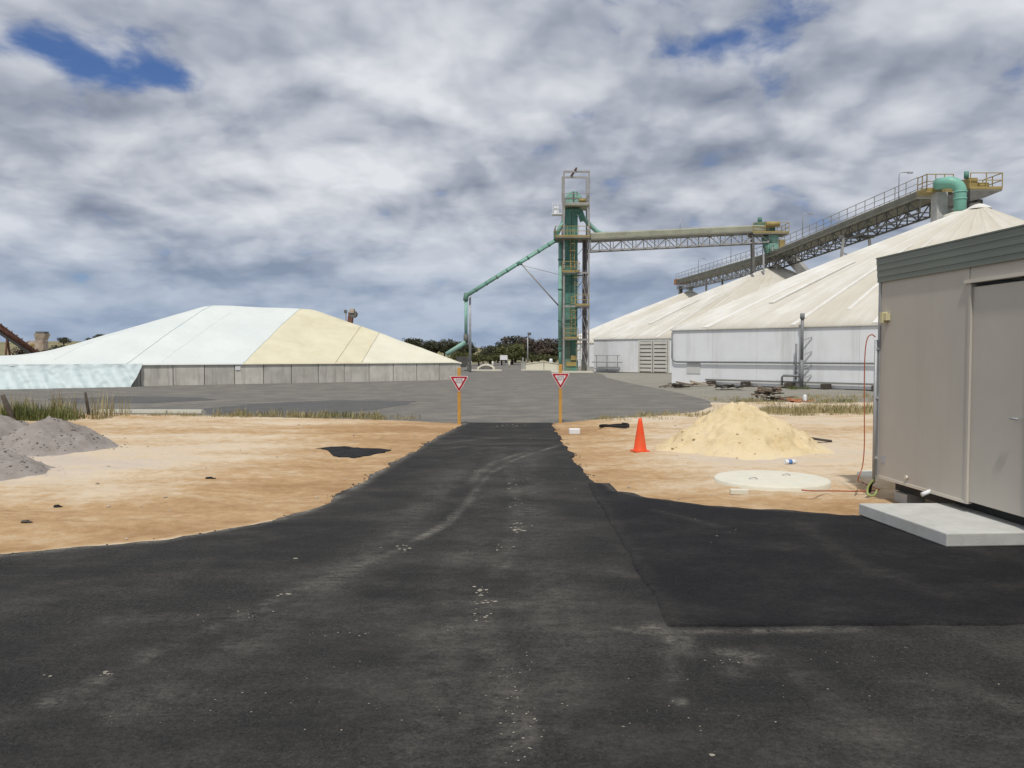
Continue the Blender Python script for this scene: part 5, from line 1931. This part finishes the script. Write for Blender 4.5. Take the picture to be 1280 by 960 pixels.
def trunk_mesh(seed, limbs=5, bush=False):
    r_ = random.Random(seed)
    m_ = MB()
    m_.tube([(0, 0, -.05), (.03, .02, .2), (-.02, .03, .45), (.02, 0, .72)], [.050, .040, .032, .014], 8)
    for k in range(limbs):
        a = k / limbs * 6.28 + r_.uniform(-.4, .4)
        z = r_.uniform(.12, .5)
        e = Vector((math.cos(a) * .38, math.sin(a) * .38, z + r_.uniform(.2, .38)))
        m_.tube([(0, 0, z), (e.x * .5, e.y * .5, z + .12), e], [.024, .017, .006], 6)
    return m_.mesh('trunk', M_bark)


TR = [trunk_mesh(s) for s in (1, 2, 3)]
CR = {'d': [crown_mesh('crown', M_leaf_d, s, 1700, .050, 20, .62, .52) for s in (21, 22, 23)],
      'b': [crown_mesh('crown', M_leaf_b, s, 1600, .048, 20, .60, .54) for s in (31, 32, 33)],
      'g': [crown_mesh('crown', M_leaf_g, s, 1500, .052, 18, .66, .48) for s in (41, 42, 43)]}


def tree(x, y, h, kind, label, group, width=1.0, name='tree', cat='tree', z=0.0, low=.60):
    k = random.randrange(3)
    t = thing(name, label, cat, (x, y, z), group)
    Mx = Matrix.Translation((x, y, z)) @ Matrix.Rotation(random.uniform(0, 6.28), 4, 'Z') @ Matrix.Diagonal((h * width, h * width, h, 1))
    place(TR[k], 'trunk', t, Mx)
    place(CR[kind][k], 'crown', t, Mx @ Matrix.Translation((0, 0, low)))
    return t


GR_T = 'trees at the far end of the yard'
row = [(612, 433, 150, 'd'), (622, 428, 165, 'd'), (633, 424, 170, 'b'), (644, 421, 172, 'd'), (655, 421, 175, 'b'), (665, 423, 168, 'b'), (674, 424, 172, 'b'), (684, 425, 166, 'b'),
       (693, 425, 170, 'b'), (703, 424, 165, 'd'), (714, 427, 170, 'b'), (728, 430, 172, 'd'), (604, 440, 156, 'd')]
rl = {'d': 'dark evergreen tree', 'b': 'brown grey tree'}
where = ['leftmost of the far clump, low and rounded', 'second from the left in the far clump', 'third from the left in the far clump', 'tallest at the middle of the far clump left of the lamp post',
         'directly behind the lamp post', 'just right of the lamp post', 'second right of the lamp post', 'third right of the lamp post', 'above the pale marker drum',
         'directly left of the elevator tower', 'seen through the elevator tower', 'between the elevator tower and the middle shed', 'low at the left tip of the far clump']
for (px, py, Y_, k), wh in zip(row, where):
    p = P(px, py, Y_)
    tree(p.x, Y_, max(2.2, p.z) * 1.12, k, rl[k] + ' ' + wh, GR_T, 1.0, low=.50)
for i, (px, py, Y_, w_) in enumerate(((640, 430, 140, 1.15), (627, 441, 132, 1.3), (613, 444, 130, 1.4), (599, 443, 128, 1.4), (588, 444, 126, 1.4), (653, 440, 138, 1.3), (672, 443, 138, 1.4), (690, 444, 136, 1.3), (575, 441, 135, 1.3))):
    p = P(px, py, Y_)
    lab = ['round olive green bush in front of the dark far trees', 'low olive bush above the blank white board', 'low olive bush left of the blank white board', 'low olive bush behind the arched hood',
           'low olive bush behind the chute post', 'low olive bush left of the lamp post foot', 'low olive bush right of the lamp post foot', 'low olive bush behind the ramp wall by the tower', 'low olive bush above the intake hopper'][i]
    tree(p.x, Y_, max(1.2, p.z) * 1.25, 'g', lab, 'olive bushes in front of the far trees', w_, 'bush', 'bush', low=.50)
for i, (px, py, Y_, w_) in enumerate(((512, 424, 240, 1.1), (522, 423.5, 250, 1.2), (533, 426, 245, 1.3), (545, 425, 250, 1.2), (556, 424, 250, 1.0), (567, 424, 246, 1.0), (578, 427, 250, 1.2), (586, 431, 250, 1.3))):
    p = P(px, py, Y_)
    tree(p.x, Y_, p.z * .98, 'd', ['leftmost', 'second', 'third', 'fourth', 'fifth', 'sixth', 'seventh', 'rightmost'][i] + ' of the dark distant trees above the right end of the stack', 'distant trees above the stack', w_)
for i, (px, py, Y_, w_) in enumerate(((80, 421.5, 400, 1.5), (118, 420, 400, 1.5), (127, 418.5, 405, 1.5))):
    p = P(px, py, Y_)
    tree(p.x, Y_, max(1.2, p.z - hill_z(p.x, Y_)), 'd', ['lone dark tree in the paddock beyond the field bin', 'left one of two dark trees peeping over the white tarpaulin', 'right one of two dark trees peeping over the white tarpaulin'][i],
         'paddock trees far left', w_, z=hill_z(p.x, Y_) - .1)
for i, (px, py, Y_, w_) in enumerate(((64, 433, 110, 1.5), (78, 431, 118, 1.5), (92, 429, 125, 1.4), (30, 430, 105, 1.3))):
    p = P(px, py, Y_)
    tree(p.x, Y_, max(1.3, p.z), 'b' if i != 1 else 'd', ['brown scrubby bush right of the field bin', 'dark scrubby bush along the slope of the white tarpaulin', 'brown scrubby bush highest on the white tarpaulin edge', 'brown bush behind the auger'][i],
         'scrub beyond the stack', w_, 'bush', 'bush', low=.5)


def grass(name, label, areas, mat, seed, cat='grass'):
    """areas: (cx, cy, rx, ry, count, hmin, hmax)"""
    r_ = random.Random(seed)
    vs, fs, sh_ = [], [], []
    for (cx_, cy_, rx, ry, cnt, h0, h1) in areas:
        ncl = max(3, cnt // 14)
        cl = [(cx_ + r_.uniform(-1, 1) * rx, cy_ + r_.uniform(-1, 1) * ry, r_.uniform(.4, 1)) for _ in range(ncl)]
        for _ in range(cnt):
            gx, gy, gs = r_.choice(cl)
            x, y = gx + r_.gauss(0, .10), gy + r_.gauss(0, .10)
            h = r_.uniform(h0, h1) * gs
            a = r_.uniform(0, 6.28)
            lean = r_.uniform(.08, .45) * h
            d_ = Vector((math.cos(a), math.sin(a), 0))
            sd = Vector((-d_.y, d_.x, 0)) * (.005 + .008 * r_.random())
            b0_ = Vector((x, y, -.06))
            m_ = b0_ + d_ * lean * .35 + Vector((0, 0, h * .6))
            t_ = b0_ + d_ * lean + Vector((0, 0, h))
            k0 = len(vs)
            vs += [b0_ - sd, b0_ + sd, m_ + sd * .8, m_ - sd * .8, t_]
            fs += [(k0, k0 + 1, k0 + 2, k0 + 3), (k0 + 3, k0 + 2, k0 + 4)]
            s_ = r_.random()
            sh_ += [s_] * 5
    me_ = bpy.data.meshes.new(name)
    me_.from_pydata([tuple(p) for p in vs], [], fs)
    me_.materials.append(mat)
    attr(me_, 'shade', sh_)
    o_ = top(name, me_)
    return tag(o_, label, cat, kind='stuff')


gA = G(45, 526)
grass('green_grass', 'clump of green grass behind the gravel heaps', [(gA.x, gA.y + .3, .9, .5, 1300, .25, .70), (gA.x - 1.2, gA.y + .5, 1.0, .6, 700, .3, .75)], M_grass_g, 1)
grass('dry_grass', 'tall dry grass behind the gravel heaps and along the yard edge', [
    (gA.x + .1, gA.y + 1.0, 1.6, .8, 420, .4, 1.1), (gA.x - 1.6, gA.y + 1.0, 1.2, .8, 260, .4, 1.05), (G(100, 522).x, G(100, 522).y, .9, .5, 260, .12, .4),
    (G(180, 519).x, G(180, 519).y, 1.6, .4, 500, .06, .22), (G(330, 520).x, G(330, 520).y, 1.5, .5, 900, .08, .40), (G(420, 521).x, G(420, 521).y, 1.4, .4, 900, .08, .36),
    (G(480, 523).x, G(480, 523).y, .9, .3, 420, .06, .25), (G(250, 520).x, G(250, 520).y, 1.5, .4, 420, .06, .25)], M_grass_y, 2)
grass('verge_grass', 'strip of half dry grass before the nearest shed', [
    (G(1040, 518).x, 25.3, 2.0, .9, 2600, .12, .42), (G(960, 512).x, 26.5, 1.6, .8, 1500, .10, .36), (G(860, 518).x, 24.4, 1.6, .5, 900, .08, .30),
    (G(790, 522).x, 23.6, 1.0, .4, 450, .06, .22), (G(1090, 512).x, 27.0, 2.0, 1.2, 1500, .12, .42), (G(760, 524).x, 22.9, .6, .25, 260, .05, .18), (11.0, 31, 2.6, 2.2, 1400, .08, .28),
    (14.0, 34, 2.5, 2.5, 1000, .08, .28), (9.3, 33, 1.2, 2.5, 500, .06, .2)], M_grass_y, 3)
grass('verge_weeds', 'green weeds among the dry grass before the nearest shed', [
    (G(1040, 516).x, 25.7, 2.0, .9, 900, .10, .34), (G(960, 511).x, 26.9, 1.6, .9, 500, .08, .28), (G(1100, 512).x, 27.2, 2.0, 1.0, 600, .1, .34), (11.5, 31, 2.6, 2.2, 600, .06, .22),
    (G(425, 520).x, G(425, 520).y, .5, .3, 200, .1, .34), (on_wall(B1, 9, 1.0, 0).x, on_wall(B1, 9, 1.0, 0).y, .6, .4, 200, .1, .35)], M_grass_g, 4)
